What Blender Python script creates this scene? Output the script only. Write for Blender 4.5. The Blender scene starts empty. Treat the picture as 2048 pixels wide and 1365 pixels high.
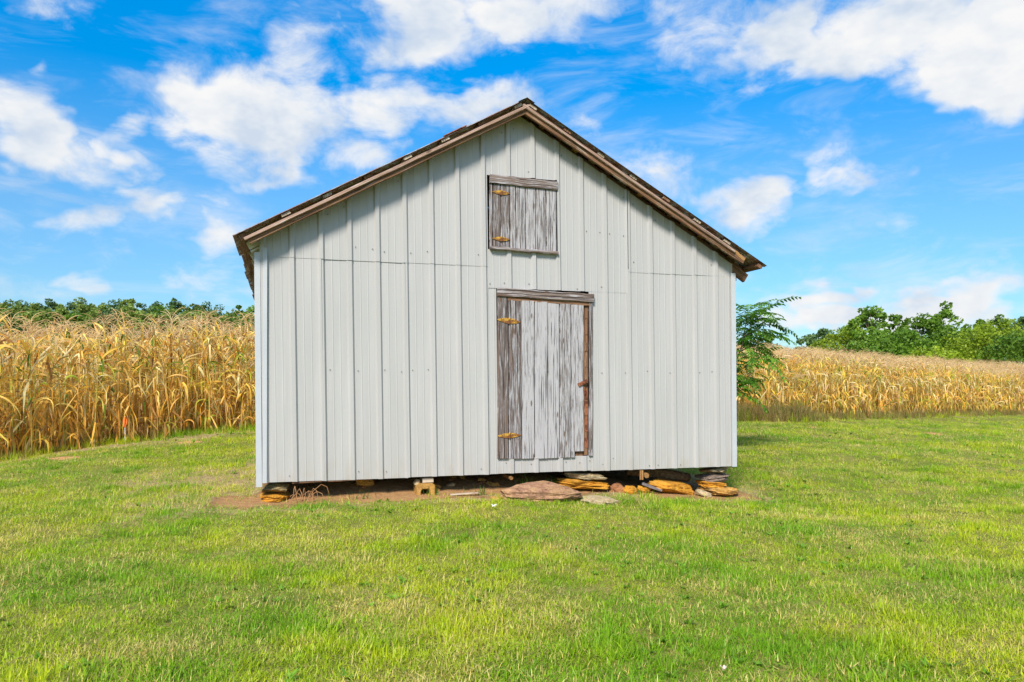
import bpy, bmesh, math, random
import numpy as np
from mathutils import Vector, Matrix, Euler
R = math.radians
scene = bpy.context.scene
COL = scene.collection

# ------------------------------------------------------------------ camera, sky, sun, exposure
EYE = 1.26
FPX = 1512.0 / 2048.0                      # focal length as a share of picture width
cam = bpy.data.cameras.new('camera'); cam_ob = bpy.data.objects.new('camera', cam); COL.objects.link(cam_ob)
cam.sensor_width = 36.0; cam.lens = 36.0 * FPX
cam.shift_y = (770.0 - 682.5) / 2048.0
cam.clip_start = 0.05; cam.clip_end = 8000
cam_ob.location = (0, 0, EYE); cam_ob.rotation_euler = (R(90), 0, 0)
scene.camera = cam_ob

SUN_EL, SUN_AZ = R(43), math.atan2(-0.27, -0.963)       # azimuth from +Y towards +X
sun_dir = Vector((math.sin(SUN_AZ) * math.cos(SUN_EL), math.cos(SUN_AZ) * math.cos(SUN_EL), math.sin(SUN_EL)))
sun = bpy.data.lights.new('sun', 'SUN'); sun.energy = 4.8; sun.angle = R(13.0); sun.color = (1.0, 0.93, 0.82)
sun_ob = bpy.data.objects.new('sun', sun); COL.objects.link(sun_ob)
sun_ob.rotation_euler = sun_dir.to_track_quat('Z', 'Y').to_euler()
sun_ob.location = (-10, -20, 30)

vs = scene.view_settings
vs.view_transform = 'Standard'; vs.look = 'None'; vs.gamma = 1.0; vs.use_curve_mapping = False; vs.exposure = 0.35
cy = scene.cycles; cy.use_adaptive_sampling = True; cy.adaptive_threshold = .02; cy.max_bounces = 5; cy.diffuse_bounces = 3; cy.glossy_bounces = 2; cy.transmission_bounces = 4; cy.transparent_max_bounces = 4


class NT:
    """tiny node-tree helper"""
    def __init__(s, nt): s.nt = nt
    def n(s, t, **kw):
        nd = s.nt.nodes.new(t)
        ins = kw.pop('i', {})
        for k, v in kw.items(): setattr(nd, k, v)
        for k, v in ins.items():
            sk = nd.inputs[k]
            if isinstance(v, bpy.types.NodeSocket): s.nt.links.new(v, sk)
            else: sk.default_value = v
        return nd
    def link(s, a, b): s.nt.links.new(a, b)
    def math(s, op, a, b=0.0, c=None, clamp=False):
        i = {0: a, 1: b}
        if c is not None: i[2] = c
        return s.n('ShaderNodeMath', operation=op, use_clamp=clamp, i=i).outputs[0]
    def vmath(s, op, a, b=None):
        i = {0: a}
        if b is not None: i[1] = b
        nd = s.n('ShaderNodeVectorMath', operation=op, i=i)
        return nd.outputs['Value'] if op in ('LENGTH', 'DOT_PRODUCT', 'DISTANCE') else nd.outputs[0]
    def noise(s, vec, scale=5, detail=4, rough=.55, dist=0.0, dim='3D'):
        return s.n('ShaderNodeTexNoise', noise_dimensions=dim, i={'Vector': vec, 'Scale': scale, 'Detail': detail, 'Roughness': rough, 'Distortion': dist}).outputs[0]
    def ramp(s, fac, stops, interp='LINEAR'):
        nd = s.n('ShaderNodeValToRGB', i={0: fac}); cr = nd.color_ramp; cr.interpolation = interp
        while len(cr.elements) < len(stops): cr.elements.new(0.5)
        for e, (p, c) in zip(cr.elements, stops):
            e.position = p; e.color = c if len(c) == 4 else (*c, 1)
        return nd.outputs[0]
    def mix(s, fac, a, b, blend='MIX'):
        nd = s.n('ShaderNodeMix', data_type='RGBA', blend_type=blend)
        for k, v in ((0, fac), (6, a), (7, b)):
            if isinstance(v, bpy.types.NodeSocket): s.nt.links.new(v, nd.inputs[k])
            else: nd.inputs[k].default_value = v if k == 0 else ((*v, 1) if len(v) == 3 else v)
        return nd.outputs[2]
    def maprange(s, v, a, b, c=0.0, d=1.0, smooth=True):
        return s.n('ShaderNodeMapRange', interpolation_type='SMOOTHSTEP' if smooth else 'LINEAR',
                   i={0: v, 1: a, 2: b, 3: c, 4: d}).outputs[0]


# ---- world: Nishita sky with broken fair-weather cloud, laid out by direction (azimuth, elevation)
world = bpy.data.worlds.new('World'); scene.world = world; world.use_nodes = True
wt = NT(world.node_tree); world.node_tree.nodes.clear()
sky = wt.n('ShaderNodeTexSky', sky_type='NISHITA', sun_disc=False, sun_elevation=SUN_EL, sun_rotation=SUN_AZ,
           altitude=200, air_density=1.0, dust_density=0.4, ozone_density=1.6)
tc = wt.n('ShaderNodeTexCoord')
dirv = wt.vmath('NORMALIZE', tc.outputs['Generated'])
sep = wt.n('ShaderNodeSeparateXYZ', i={0: dirv})
az = wt.math('ARCTAN2', sep.outputs[0], sep.outputs[1])
el = wt.math('ARCSINE', sep.outputs[2])
ae = wt.n('ShaderNodeCombineXYZ', i={0: az, 1: el}).outputs[0]
wv = wt.vmath('MULTIPLY', dirv, (1.0, 1.0, 1.7))
warp = wt.n('ShaderNodeTexNoise', i={'Vector': wv, 'Scale': 9.0, 'Detail': 3.0, 'Roughness': .6}).outputs['Color']
warp = wt.vmath('MULTIPLY', wt.vmath('SUBTRACT', warp, (.5, .5, .5)), (.15, .085, 0))
aew = wt.vmath('ADD', ae, warp)
BLOBS = [  # centre x, centre y, half width, half height, weight
 (450,180,120,75,.8),(560,215,110,90,.85),(380,220,100,70,.7),(500,300,120,66,.65),(560,360,80,32,.55),
 (700,250,120,70,.6),(850,225,150,42,.8),(800,185,90,32,.5),(720,310,80,44,.5),(960,195,80,26,.45),
 (620,90,90,65,.6),(800,30,120,80,1.0),(930,50,130,72,1.05),(1100,15,130,50,.95),(740,120,60,50,.4),
 (40,225,100,80,.95),(125,300,125,70,.9),(260,275,44,50,.7),(275,335,50,30,.65),(80,138,26,20,.55),(60,5,70,30,.6),
 (165,445,85,30,.75),(300,400,70,26,.4),(450,478,65,44,.8),(180,555,62,18,.7),(400,548,110,34,.5),(270,592,40,11,.6),(450,590,110,30,.45),
 (1450,40,160,80,.9),(1545,110,75,70,.8),(1700,55,150,85,1.0),(1900,75,180,120,1.2),(1990,175,130,85,1.1),(1655,130,80,50,.6),(2060,40,120,200,1.0),
 (1270,305,90,36,.5),(1330,355,110,44,.5),(1475,415,110,56,.95),(1660,330,52,36,.7),(1655,378,50,32,.7),(1725,365,46,38,.55),
 (1170,245,50,34,.45),(1490,265,34,36,.4),(1555,382,50,32,.5),
 (1620,597,75,20,.6),(1720,572,40,18,.55),(1850,602,60,20,.55),(1990,560,90,44,.65),(1600,642,140,22,.65),(1950,625,110,40,.6),
 (1980,497,34,15,.4),(1800,542,44,12,.35),(1760,640,120,22,.5),(1130,560,200,30,.4),(1880,645,220,46,.75),(1680,615,220,55,.62),(1900,585,170,40,.45),(230,390,170,40,.35),(1010,230,90,60,.4),(420,430,120,50,.35)]
acc = None
for (bx, by, rx, ry, w) in BLOBS:
    u, v = (bx - 1024) / 1512, (770 - by) / 1512
    a0, e0 = math.atan(u), math.atan(v / math.sqrt(1 + u * u))
    k = 1.0 / (1 + u * u)
    kx, ky = 1512 / (rx * k * 1.22), 1512 / (ry * math.sqrt(k) * 1.22)
    dv = wt.n('ShaderNodeVectorMath', operation='MULTIPLY_ADD', i={0: aew, 1: (kx, ky, 0), 2: (-a0 * kx, -e0 * ky, 0)}).outputs[0]
    g = wt.math('MULTIPLY_ADD', wt.vmath('DOT_PRODUCT', dv, dv), -w * .82, w * .82, clamp=True)
    acc = g if acc is None else wt.math('ADD', acc, g)
acc = wt.math('MINIMUM', acc, 1.25)
# the same broken cloud goes on all around, outside what the camera sees
low = wt.noise(wv, 2.3, 2.0, .5)
gen = wt.maprange(low, .47, .62, 0.0, .95)
off = wt.maprange(wt.math('ABSOLUTE', az), .62, .85)
up = wt.maprange(el, .50, .62)
gen = wt.math('MULTIPLY', gen, wt.math('MAXIMUM', off, up))
acc = wt.math('MAXIMUM', acc, gen)
fbm = wt.noise(wv, 12.0, 8.0, .62, .35)
dens = wt.math('ADD', acc, wt.math('MULTIPLY', wt.math('SUBTRACT', fbm, .5), 1.9))
alpha = wt.maprange(dens, .10, .98)
wisp = wt.maprange(wt.noise(wt.vmath('MULTIPLY', dirv, (1.0, 1.0, 3.2)), 7.0, 5.0, .62, .6), .44, .80, 0, .46)
alpha = wt.math('MAXIMUM', alpha, wisp)
alpha = wt.math('MULTIPLY', alpha, wt.maprange(sep.outputs[2], -.01, .03))
shade = wt.noise(wv, 9.0, 4.0, .6)
ccol = wt.ramp(shade, [(.34, (.66, .76, .90)), (.48, (.88, .92, .97)), (.60, (1.0, 1.0, 1.0))])
SKY = .10
ccol = wt.mix(1.0, ccol, (7.4, 7.4, 7.4), 'MULTIPLY')
skyc = wt.n('ShaderNodeHueSaturation', i={'Hue': .498, 'Saturation': wt.maprange(el, 0.0, .45, 1.15, 1.66, False), 'Value': wt.maprange(el, 0.0, .48, .84, 1.95, False), 'Color': wt.mix(wt.maprange(el, .0, .28), wt.mix(1.0, sky.outputs[0], (.70, .90, 1.06), 'MULTIPLY'), sky.outputs[0])}).outputs[0]
final = wt.mix(alpha, skyc, ccol)
bg = wt.n('ShaderNodeBackground', i={'Color': final, 'Strength': SKY})
wo = wt.n('ShaderNodeOutputWorld', i={'Surface': bg.outputs[0]})
world.cycles.sampling_method = 'MANUAL'; world.cycles.sample_map_resolution = 512

# ------------------------------------------------------------------ small tools
def vnoise(x, y, scale, seed=0):
    x = np.asarray(x, float) * scale + seed * 17.31; y = np.asarray(y, float) * scale + seed * 9.77
    xi, yi = np.floor(x), np.floor(y); fx, fy = x - xi, y - yi
    fx = fx * fx * (3 - 2 * fx); fy = fy * fy * (3 - 2 * fy)
    def h(a, b):
        v = np.sin(a * 127.1 + b * 311.7 + seed * 74.7) * 43758.5453
        return v - np.floor(v)
    return (h(xi, yi) * (1 - fx) + h(xi + 1, yi) * fx) * (1 - fy) + (h(xi, yi + 1) * (1 - fx) + h(xi + 1, yi + 1) * fx) * fy
def fbm2(x, y, scale, seed=0, oct=4):
    s, a, t = 0, 1.0, 0
    for o in range(oct):
        s = s + a * vnoise(x, y, scale * 2 ** o, seed + o * 3); t += a; a *= .5
    return s / t
def sstep(x, a, b):
    t = np.clip((x - a) / (b - a), 0, 1); return t * t * (3 - 2 * t)

class MB:
    """collects shapes, builds ONE mesh object"""
    def __init__(s): s.v = []; s.f = []; s.bl = []; s.col = []; s.m = []
    def add(s, vs_, fs, bl=None, col=None, m=0):
        o = len(s.v); s.v += [tuple(p) for p in vs_]; s.f += [tuple(i + o for i in f) for f in fs]
        s.bl += list(bl) if bl is not None else [(0, 0, 0)] * len(vs_)
        s.col += list(col) if col is not None else [(1, 1, 1)] * len(vs_)
        s.m += [m] * len(fs)
        return s
    def mesh(s, name, mats, smooth=False):
        me = bpy.data.meshes.new(name); me.from_pydata(s.v, [], s.f)
        mats = mats if isinstance(mats, (list, tuple)) else [mats]
        for m in mats: me.materials.append(m)
        a = me.attributes.new('bl', 'FLOAT_VECTOR', 'POINT'); a.data.foreach_set('vector', np.array(s.bl, float).ravel())
        a = me.attributes.new('col', 'FLOAT_COLOR', 'POINT')
        c = np.ones((len(s.v), 4)); c[:, :3] = np.array(s.col, float).reshape(-1, 3); a.data.foreach_set('color', c.ravel())
        me.polygons.foreach_set('material_index', s.m)
        if smooth: me.polygons.foreach_set('use_smooth', [True] * len(me.polygons))
        me.update(); return me
    def build(s, name, mats, parent=None, smooth=False):
        return obj(name, s.mesh(name, mats, smooth), parent)

def obj(name, me, parent=None, loc=None, kind=None):
    o = bpy.data.objects.new(name, me); COL.objects.link(o)
    if parent is not None: o.parent = parent
    if loc is not None: o.location = loc
    if kind: o['kind'] = kind
    return o
def tag(o, label, cat, group=None, kind=None):
    o['label'] = label; o['category'] = cat
    if group: o['group'] = group
    if kind: o['kind'] = kind
    return o
def empty(name, loc=(0, 0, 0), rz=0.0, parent=None):
    o = bpy.data.objects.new(name, None); COL.objects.link(o); o.location = loc; o.rotation_euler = (0, 0, rz)
    o.empty_display_size = .1
    if parent is not None: o.parent = parent
    return o

def board(mb, p0, p1, wdir, w, t, seed=0, segs=5, wav=0.0, cham=.12, col=None, m=0):
    """sawn board from p0 to p1 (its centre line); wdir = direction of its width"""
    rng = random.Random(seed); p0, p1 = Vector(p0), Vector(p1); ax = (p1 - p0); L = ax.length; ax.normalize()
    wd = Vector(wdir); wd = (wd - ax * wd.dot(ax)).normalized(); td = ax.cross(wd)
    c = min(w, t) * cham; vs_, bl, fs = [], [], []
    prof = [(-w/2, -t/2+c), (-w/2+c, -t/2), (w/2-c, -t/2), (w/2, -t/2+c), (w/2, t/2-c), (w/2-c, t/2), (-w/2+c, t/2), (-w/2, t/2-c)]
    for i in range(segs + 1):
        q = p0 + ax * (L * i / segs)
        dw, dt, g = rng.uniform(-wav, wav), rng.uniform(-wav, wav) * .6, 1 + rng.uniform(-wav, wav) / max(w, .02) * .8
        for (a, b) in prof:
            vs_.append(q + wd * (a * g + dw) + td * (b + dt)); bl.append((L * i / segs, a, seed * 1.37 % 97))
        if i:
            o = (i - 1) * 8
            for k in range(8): fs.append((o + k, o + (k + 1) % 8, o + 8 + (k + 1) % 8, o + 8 + k))
    fs.append(tuple(range(7, -1, -1))); fs.append(tuple(segs * 8 + k for k in range(8)))
    mb.add(vs_, fs, bl, None if col is None else [col] * len(vs_), m); return mb

def tube(mb, pts, radii, sides=6, col=None, cap=True, seed=0):
    pts = [Vector(p) for p in pts]; vs_, fs, bl = [], [], []; d = 0
    for i, p in enumerate(pts):
        ax = (pts[min(i + 1, len(pts) - 1)] - pts[max(i - 1, 0)]).normalized()
        ref = Vector((0, 0, 1)) if abs(ax.z) < .9 else Vector((1, 0, 0))
        u = ax.cross(ref).normalized(); v = ax.cross(u); r = radii[i] if isinstance(radii, (list, tuple)) else radii
        if i: d += (p - pts[i - 1]).length
        for k in range(sides):
            a = 2 * math.pi * k / sides; vs_.append(p + u * (math.cos(a) * r) + v * (math.sin(a) * r)); bl.append((d, a * r, seed))
        if i:
            o = (i - 1) * sides
            for k in range(sides): fs.append((o + k, o + (k + 1) % sides, o + sides + (k + 1) % sides, o + sides + k))
    if cap:
        fs.append(tuple(range(sides - 1, -1, -1))); fs.append(tuple((len(pts) - 1) * sides + k for k in range(sides)))
    if callable(col): cl = [col(i // sides / max(1, len(pts) - 1)) for i in range(len(vs_))]
    else: cl = None if col is None else [col] * len(vs_)
    mb.add(vs_, fs, bl, cl); return mb

# ------------------------------------------------------------------ materials
def new_mat(name):
    m = bpy.data.materials.new(name); m.use_nodes = True; m.node_tree.nodes.clear(); return m, NT(m.node_tree)
def out(t, sh): t.n('ShaderNodeOutputMaterial', i={'Surface': sh})
def bump(t, h, strength=.4, dist=.01):
    return t.n('ShaderNodeBump', i={'Strength': strength, 'Distance': dist, 'Height': h}).outputs[0]
def principled(t, col, rough, normal=None, metal=0.0, spec=.35):
    i = {'Base Color': col if isinstance(col, bpy.types.NodeSocket) else (*col, 1), 'Roughness': rough, 'Metallic': metal, 'Specular IOR Level': spec}
    if normal is not None: i['Normal'] = normal
    return t.n('ShaderNodeBsdfPrincipled', i=i).outputs[0]

def mat_siding():
    m, t = new_mat('painted_steel')
    tc = t.n('ShaderNodeTexCoord').outputs['Object']
    rnd = t.n('ShaderNodeObjectInfo').outputs['Random']
    st = t.noise(t.vmath('MULTIPLY', tc, (14, 14, .5)), 1.0, 5, .6)
    bl = t.noise(tc, 1.3, 3, .5)
    c = t.mix(t.maprange(st, .35, .75), (.405, .394, .386), (.450, .440, .432))
    c = t.mix(t.maprange(bl, .3, .7, 0, .45), c, (.392, .390, .380))
    sp = t.maprange(t.noise(t.vmath('MULTIPLY', tc, (60, 60, 26)), 1.0, 2, .5), .70, .80)
    c = t.mix(t.math('MULTIPLY', sp, .22), c, (.25, .24, .20))
    z = t.n('ShaderNodeSeparateXYZ', i={0: tc}).outputs[2]                       # splashed soil along the foot
    sz = t.math('MULTIPLY', t.maprange(z, .22, .55, 1, 0), t.maprange(t.noise(t.vmath('MULTIPLY', tc, (9, 9, 3)), 1.0, 5, .6), .38, .75))
    c = t.mix(t.math('MULTIPLY', sz, .38), c, (.32, .27, .19))
    c = t.mix(1.0, c, t.ramp(rnd, [(0, (.975, .98, .975)), (1, (1, 1, 1))]), 'MULTIPLY')
    n = bump(t, t.noise(t.vmath('MULTIPLY', tc, (3, 3, 1.2)), 1.0, 2, .5), .10, .02)
    out(t, principled(t, c, .46, n, 0, .4)); return m
def mat_wood(name, paint, wood_a, wood_b, paint_amt, rust=0.0):
    """weathered sawn board: bare grain with what is left of the paint"""
    m, t = new_mat(name)
    a = t.n('ShaderNodeAttribute', attribute_name='bl').outputs['Vector']
    rnd = t.n('ShaderNodeObjectInfo').outputs['Random']
    sh = t.n('ShaderNodeCombineXYZ', i={0: t.math('MULTIPLY', rnd, 13.0), 1: t.math('MULTIPLY', rnd, 3.0), 2: t.math('MULTIPLY', rnd, 29.0)}).outputs[0]
    v = t.vmath('ADD', a, sh)
    gr = t.noise(t.vmath('MULTIPLY', v, (2.0, 130, 1)), 1.0, 5, .6, .4)
    gr2 = t.noise(t.vmath('MULTIPLY', v, (5.5, 210, 1)), 1.0, 3, .6)
    crack = t.maprange(t.noise(t.vmath('MULTIPLY', v, (1.3, 75, 1)), 1.0, 3, .5, .3), .58, .66)
    pat = t.noise(t.vmath('MULTIPLY', v, (3.4, 66, 1)), 1.0, 6, .70)
    wood = t.mix(t.maprange(gr, .32, .70), wood_a, wood_b)
    pm = t.maprange(t.math('ADD', t.math('ADD', pat, t.math('MULTIPLY', t.math('SUBTRACT', rnd, .5), .12)), t.math('MULTIPLY', t.math('SUBTRACT', gr2, .5), .45)), .62 - paint_amt * .38, .74 - paint_amt * .38)
    c = t.mix(t.math('MULTIPLY', pm, .96), wood, t.mix(t.maprange(gr2, .3, .7), tuple(x * .86 for x in paint), paint))
    c = t.mix(t.math('MULTIPLY', crack, .80), c, tuple(x * .30 for x in wood_a))
    if rust:
        ru = t.maprange(t.noise(t.vmath('MULTIPLY', v, (1.6, 16, 1)), 1.0, 4, .6), .50, .72)
        c = t.mix(t.math('MULTIPLY', ru, rust), c, (.17, .075, .035))
    kn = t.n('ShaderNodeTexVoronoi', i={'Vector': t.vmath('MULTIPLY', v, (2.6, 9, 1)), 'Scale': 1.0}).outputs['Distance']
    c = t.mix(t.maprange(kn, .06, .13, .85, 0), c, (.12, .07, .04))
    h = t.math('SUBTRACT', t.math('ADD', t.math('MULTIPLY', gr, .6), t.math('MULTIPLY', pm, .3)), t.math('MULTIPLY', crack, 1.0))
    out(t, principled(t, c, .85, bump(t, h, .7, .006), 0, .2)); return m
def mat_stone(name, c1, c2, c3, layered=6.0, stain=(.55, .25, .04), stain_amt=.4):
    m, t = new_mat(name)
    tc = t.n('ShaderNodeTexCoord').outputs['Object']
    n1 = t.noise(tc, 9, 6, .6); n2 = t.noise(t.vmath('MULTIPLY', tc, (1, 1, layered)), 10, 5, .6, .8); n3 = t.noise(tc, 55, 3, .6)
    c = t.mix(t.maprange(n2, .35, .65), c1, c2)
    c = t.mix(t.maprange(n1, .45, .75), c, c3)
    c = t.mix(t.math('MULTIPLY', t.maprange(t.noise(tc, 5, 4, .6), .42, .66), stain_amt), c, stain)
    c = t.mix(t.maprange(n3, .3, .7, .0, .5), c, tuple(x * .4 for x in c1))
    c = t.mix(t.maprange(n2, .30, .42, .75, 0), c, tuple(x * .35 for x in c1))
    h = t.math('ADD', t.math('MULTIPLY', n2, 1.0), t.math('MULTIPLY', n3, .35))
    out(t, principled(t, c, .9, bump(t, h, 1.0, .02), 0, .2)); return m
def mat_rust_metal(name, base, rust, amt, metal=.6, rough=.5):
    m, t = new_mat(name)
    tc = t.n('ShaderNodeTexCoord').outputs['Object']
    n = t.noise(t.vmath('MULTIPLY', tc, (1, 1, 1)), 7, 7, .65); n2 = t.noise(tc, 40, 4, .6)
    k = t.maprange(t.math('ADD', n, t.math('MULTIPLY', t.math('SUBTRACT', n2, .5), .3)), .66 - amt * .4, .78 - amt * .4)
    c = t.mix(k, t.mix(t.maprange(n2, .3, .7), base, tuple(x * .75 for x in base)), t.mix(n2, rust, tuple(x * .5 for x in rust)))
    mt = t.math('MULTIPLY', t.math('SUBTRACT', 1.0, k), metal)
    nd = t.n('ShaderNodeBsdfPrincipled', i={'Base Color': c, 'Roughness': rough, 'Metallic': mt, 'Specular IOR Level': .3, 'Normal': bump(t, n2, .3, .004)})
    out(t, nd.outputs[0]); return m
def mat_plain(name, c1, c2, scale=30, rough=.85, strength=.4):
    m, t = new_mat(name); tc = t.n('ShaderNodeTexCoord').outputs['Object']; n = t.noise(tc, scale, 5, .6)
    out(t, principled(t, t.mix(t.maprange(n, .3, .7), c1, c2), rough, bump(t, n, strength, .01), 0, .25)); return m
def leaf_shader(t, c, trans=.35, rough=.55, spec=.25):
    a = principled(t, c, rough, None, 0, spec)
    b = t.n('ShaderNodeBsdfTranslucent', i={'Color': c}).outputs[0]
    return t.n('ShaderNodeMixShader', i={0: trans, 1: a, 2: b}).outputs[0]
def mat_grass(name='grass_blades', ga=(.16, .36, .010), gb=(.55, .61, .018), gc=(.34, .56, .012), sa=(.62, .50, .12), sb=(.78, .68, .26)):
    m, t = new_mat(name)
    oi = t.n('ShaderNodeObjectInfo'); rnd = oi.outputs['Random']; loc = oi.outputs['Location']
    at = t.n('ShaderNodeAttribute', attribute_name='col').outputs['Vector']
    ax = t.n('ShaderNodeSeparateXYZ', i={0: at})           # x = height on the blade, y = blade random, z = always dry
    pos = t.vmath('MULTIPLY', loc, (1, 1, 0))
    p1 = t.noise(pos, .55, 2, .6, 0, '2D'); p2 = t.noise(pos, 2.6, 3, .65, 0, '2D'); p3 = t.noise(t.vmath('ADD', pos, (31, 7, 0)), 1.1, 3, .65, 0, '2D')
    g = t.mix(t.maprange(t.math('ADD', t.math('MULTIPLY', p1, .6), t.math('MULTIPLY', p2, .4)), .38, .62), ga, gb)
    g = t.mix(t.math('MULTIPLY', rnd, .5), g, gc)
    dry = t.math('ADD', t.maprange(p3, .46, .72, 0, .58), t.math('MULTIPLY', t.maprange(p2, .5, .75), .25))
    isdry = t.maprange(t.math('SUBTRACT', t.math('ADD', dry, ax.outputs[2]), ax.outputs[1]), -.04, .04)
    straw = t.mix(rnd, sa, sb)
    c = t.mix(isdry, g, straw)
    c = t.mix(1.0, c, t.ramp(t.n('ShaderNodeTexWhiteNoise', noise_dimensions='1D', i={'W': t.math('MULTIPLY', rnd, 91.7)}).outputs[0], [(0, (.58, .60, .55)), (.40, (1.0, 1.0, 1.0)), (1, (1.08, 1.06, 1.0))]), 'MULTIPLY')
    out(t, leaf_shader(t, c, .42, .5, .3)); return m
def mat_corn():
    m, t = new_mat('corn_leaf')
    rnd = t.n('ShaderNodeObjectInfo').outputs['Random']
    at = t.n('ShaderNodeAttribute', attribute_name='col').outputs['Color']
    a = t.n('ShaderNodeAttribute', attribute_name='bl').outputs['Vector']
    n = t.noise(t.vmath('MULTIPLY', a, (3, 60, 1)), 1.0, 3, .6)
    c = t.mix(t.maprange(n, .3, .7, 0, .35), at, t.mix(1.0, at, (.55, .45, .30), 'MULTIPLY'))
    c = t.n('ShaderNodeHueSaturation', i={'Hue': t.math('ADD', .493, t.math('MULTIPLY', rnd, .014)), 'Saturation': 1.0,
            'Value': t.math('ADD', .96, t.math('MULTIPLY', rnd, .30)), 'Color': c}).outputs[0]
    out(t, leaf_shader(t, c, .40, .6, .25)); return m
def mat_leaf(name, c1, c2, trans=.35):
    m, t = new_mat(name)
    at = t.n('ShaderNodeSeparateXYZ', i={0: t.n('ShaderNodeAttribute', attribute_name='col').outputs['Vector']})
    rnd = t.n('ShaderNodeObjectInfo').outputs['Random']
    c = t.mix(at.outputs[0], c1, c2)
    c = t.n('ShaderNodeHueSaturation', i={'Hue': .5, 'Saturation': 1.0, 'Value': t.math('ADD', .85, t.math('MULTIPLY', rnd, .3)), 'Color': c}).outputs[0]
    out(t, leaf_shader(t, c, trans, .5, .3)); return m
def mat_ground():
    m, t = new_mat('ground')
    geo = t.n('ShaderNodeNewGeometry').outputs['Position']
    at = t.n('ShaderNodeAttribute', attribute_name='col').outputs['Color']
    sp = t.n('ShaderNodeSeparateColor', i={0: at})          # r = bare soil, g = straw, b = clay redness
    n1 = t.noise(geo, 1.2, 5, .6); n2 = t.noise(geo, 14, 5, .65); n3 = t.noise(geo, 70, 4, .6)
    g = t.mix(t.maprange(n1, .35, .65), (.15, .19, .022), (.27, .26, .055))
    g = t.mix(t.maprange(n2, .40, .72, 0, .65), g, (.36, .28, .11))
    g = t.mix(t.maprange(n3, .35, .65, .6, 0), g, (.05, .06, .012))
    straw = t.mix(t.maprange(n2, .3, .7), (.30, .22, .10), (.46, .36, .18))
    straw = t.mix(t.maprange(n3, .35, .7, .45, 0), straw, (.14, .09, .035))
    soil = t.mix(t.maprange(n2, .3, .7), (.12, .062, .026), (.27, .155, .068))
    soil = t.mix(t.maprange(n3, .4, .75, 0, .6), soil, (.37, .25, .125))
    soil = t.mix(sp.outputs[2], soil, t.mix(n2, (.52, .25, .09), (.60, .36, .17)))
    e = t.math('MULTIPLY', t.math('SUBTRACT', n2, .5), .5)
    c = t.mix(t.maprange(t.math('ADD', sp.outputs[1], e), .35, .65), g, straw)
    c = t.mix(t.maprange(t.math('ADD', sp.outputs[0], e), .38, .62), c, soil)
    h = t.math('ADD', n2, t.math('MULTIPLY', n3, .5))
    out(t, principled(t, c, .95, bump(t, h, .8, .03), 0, .1)); return m
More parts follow.
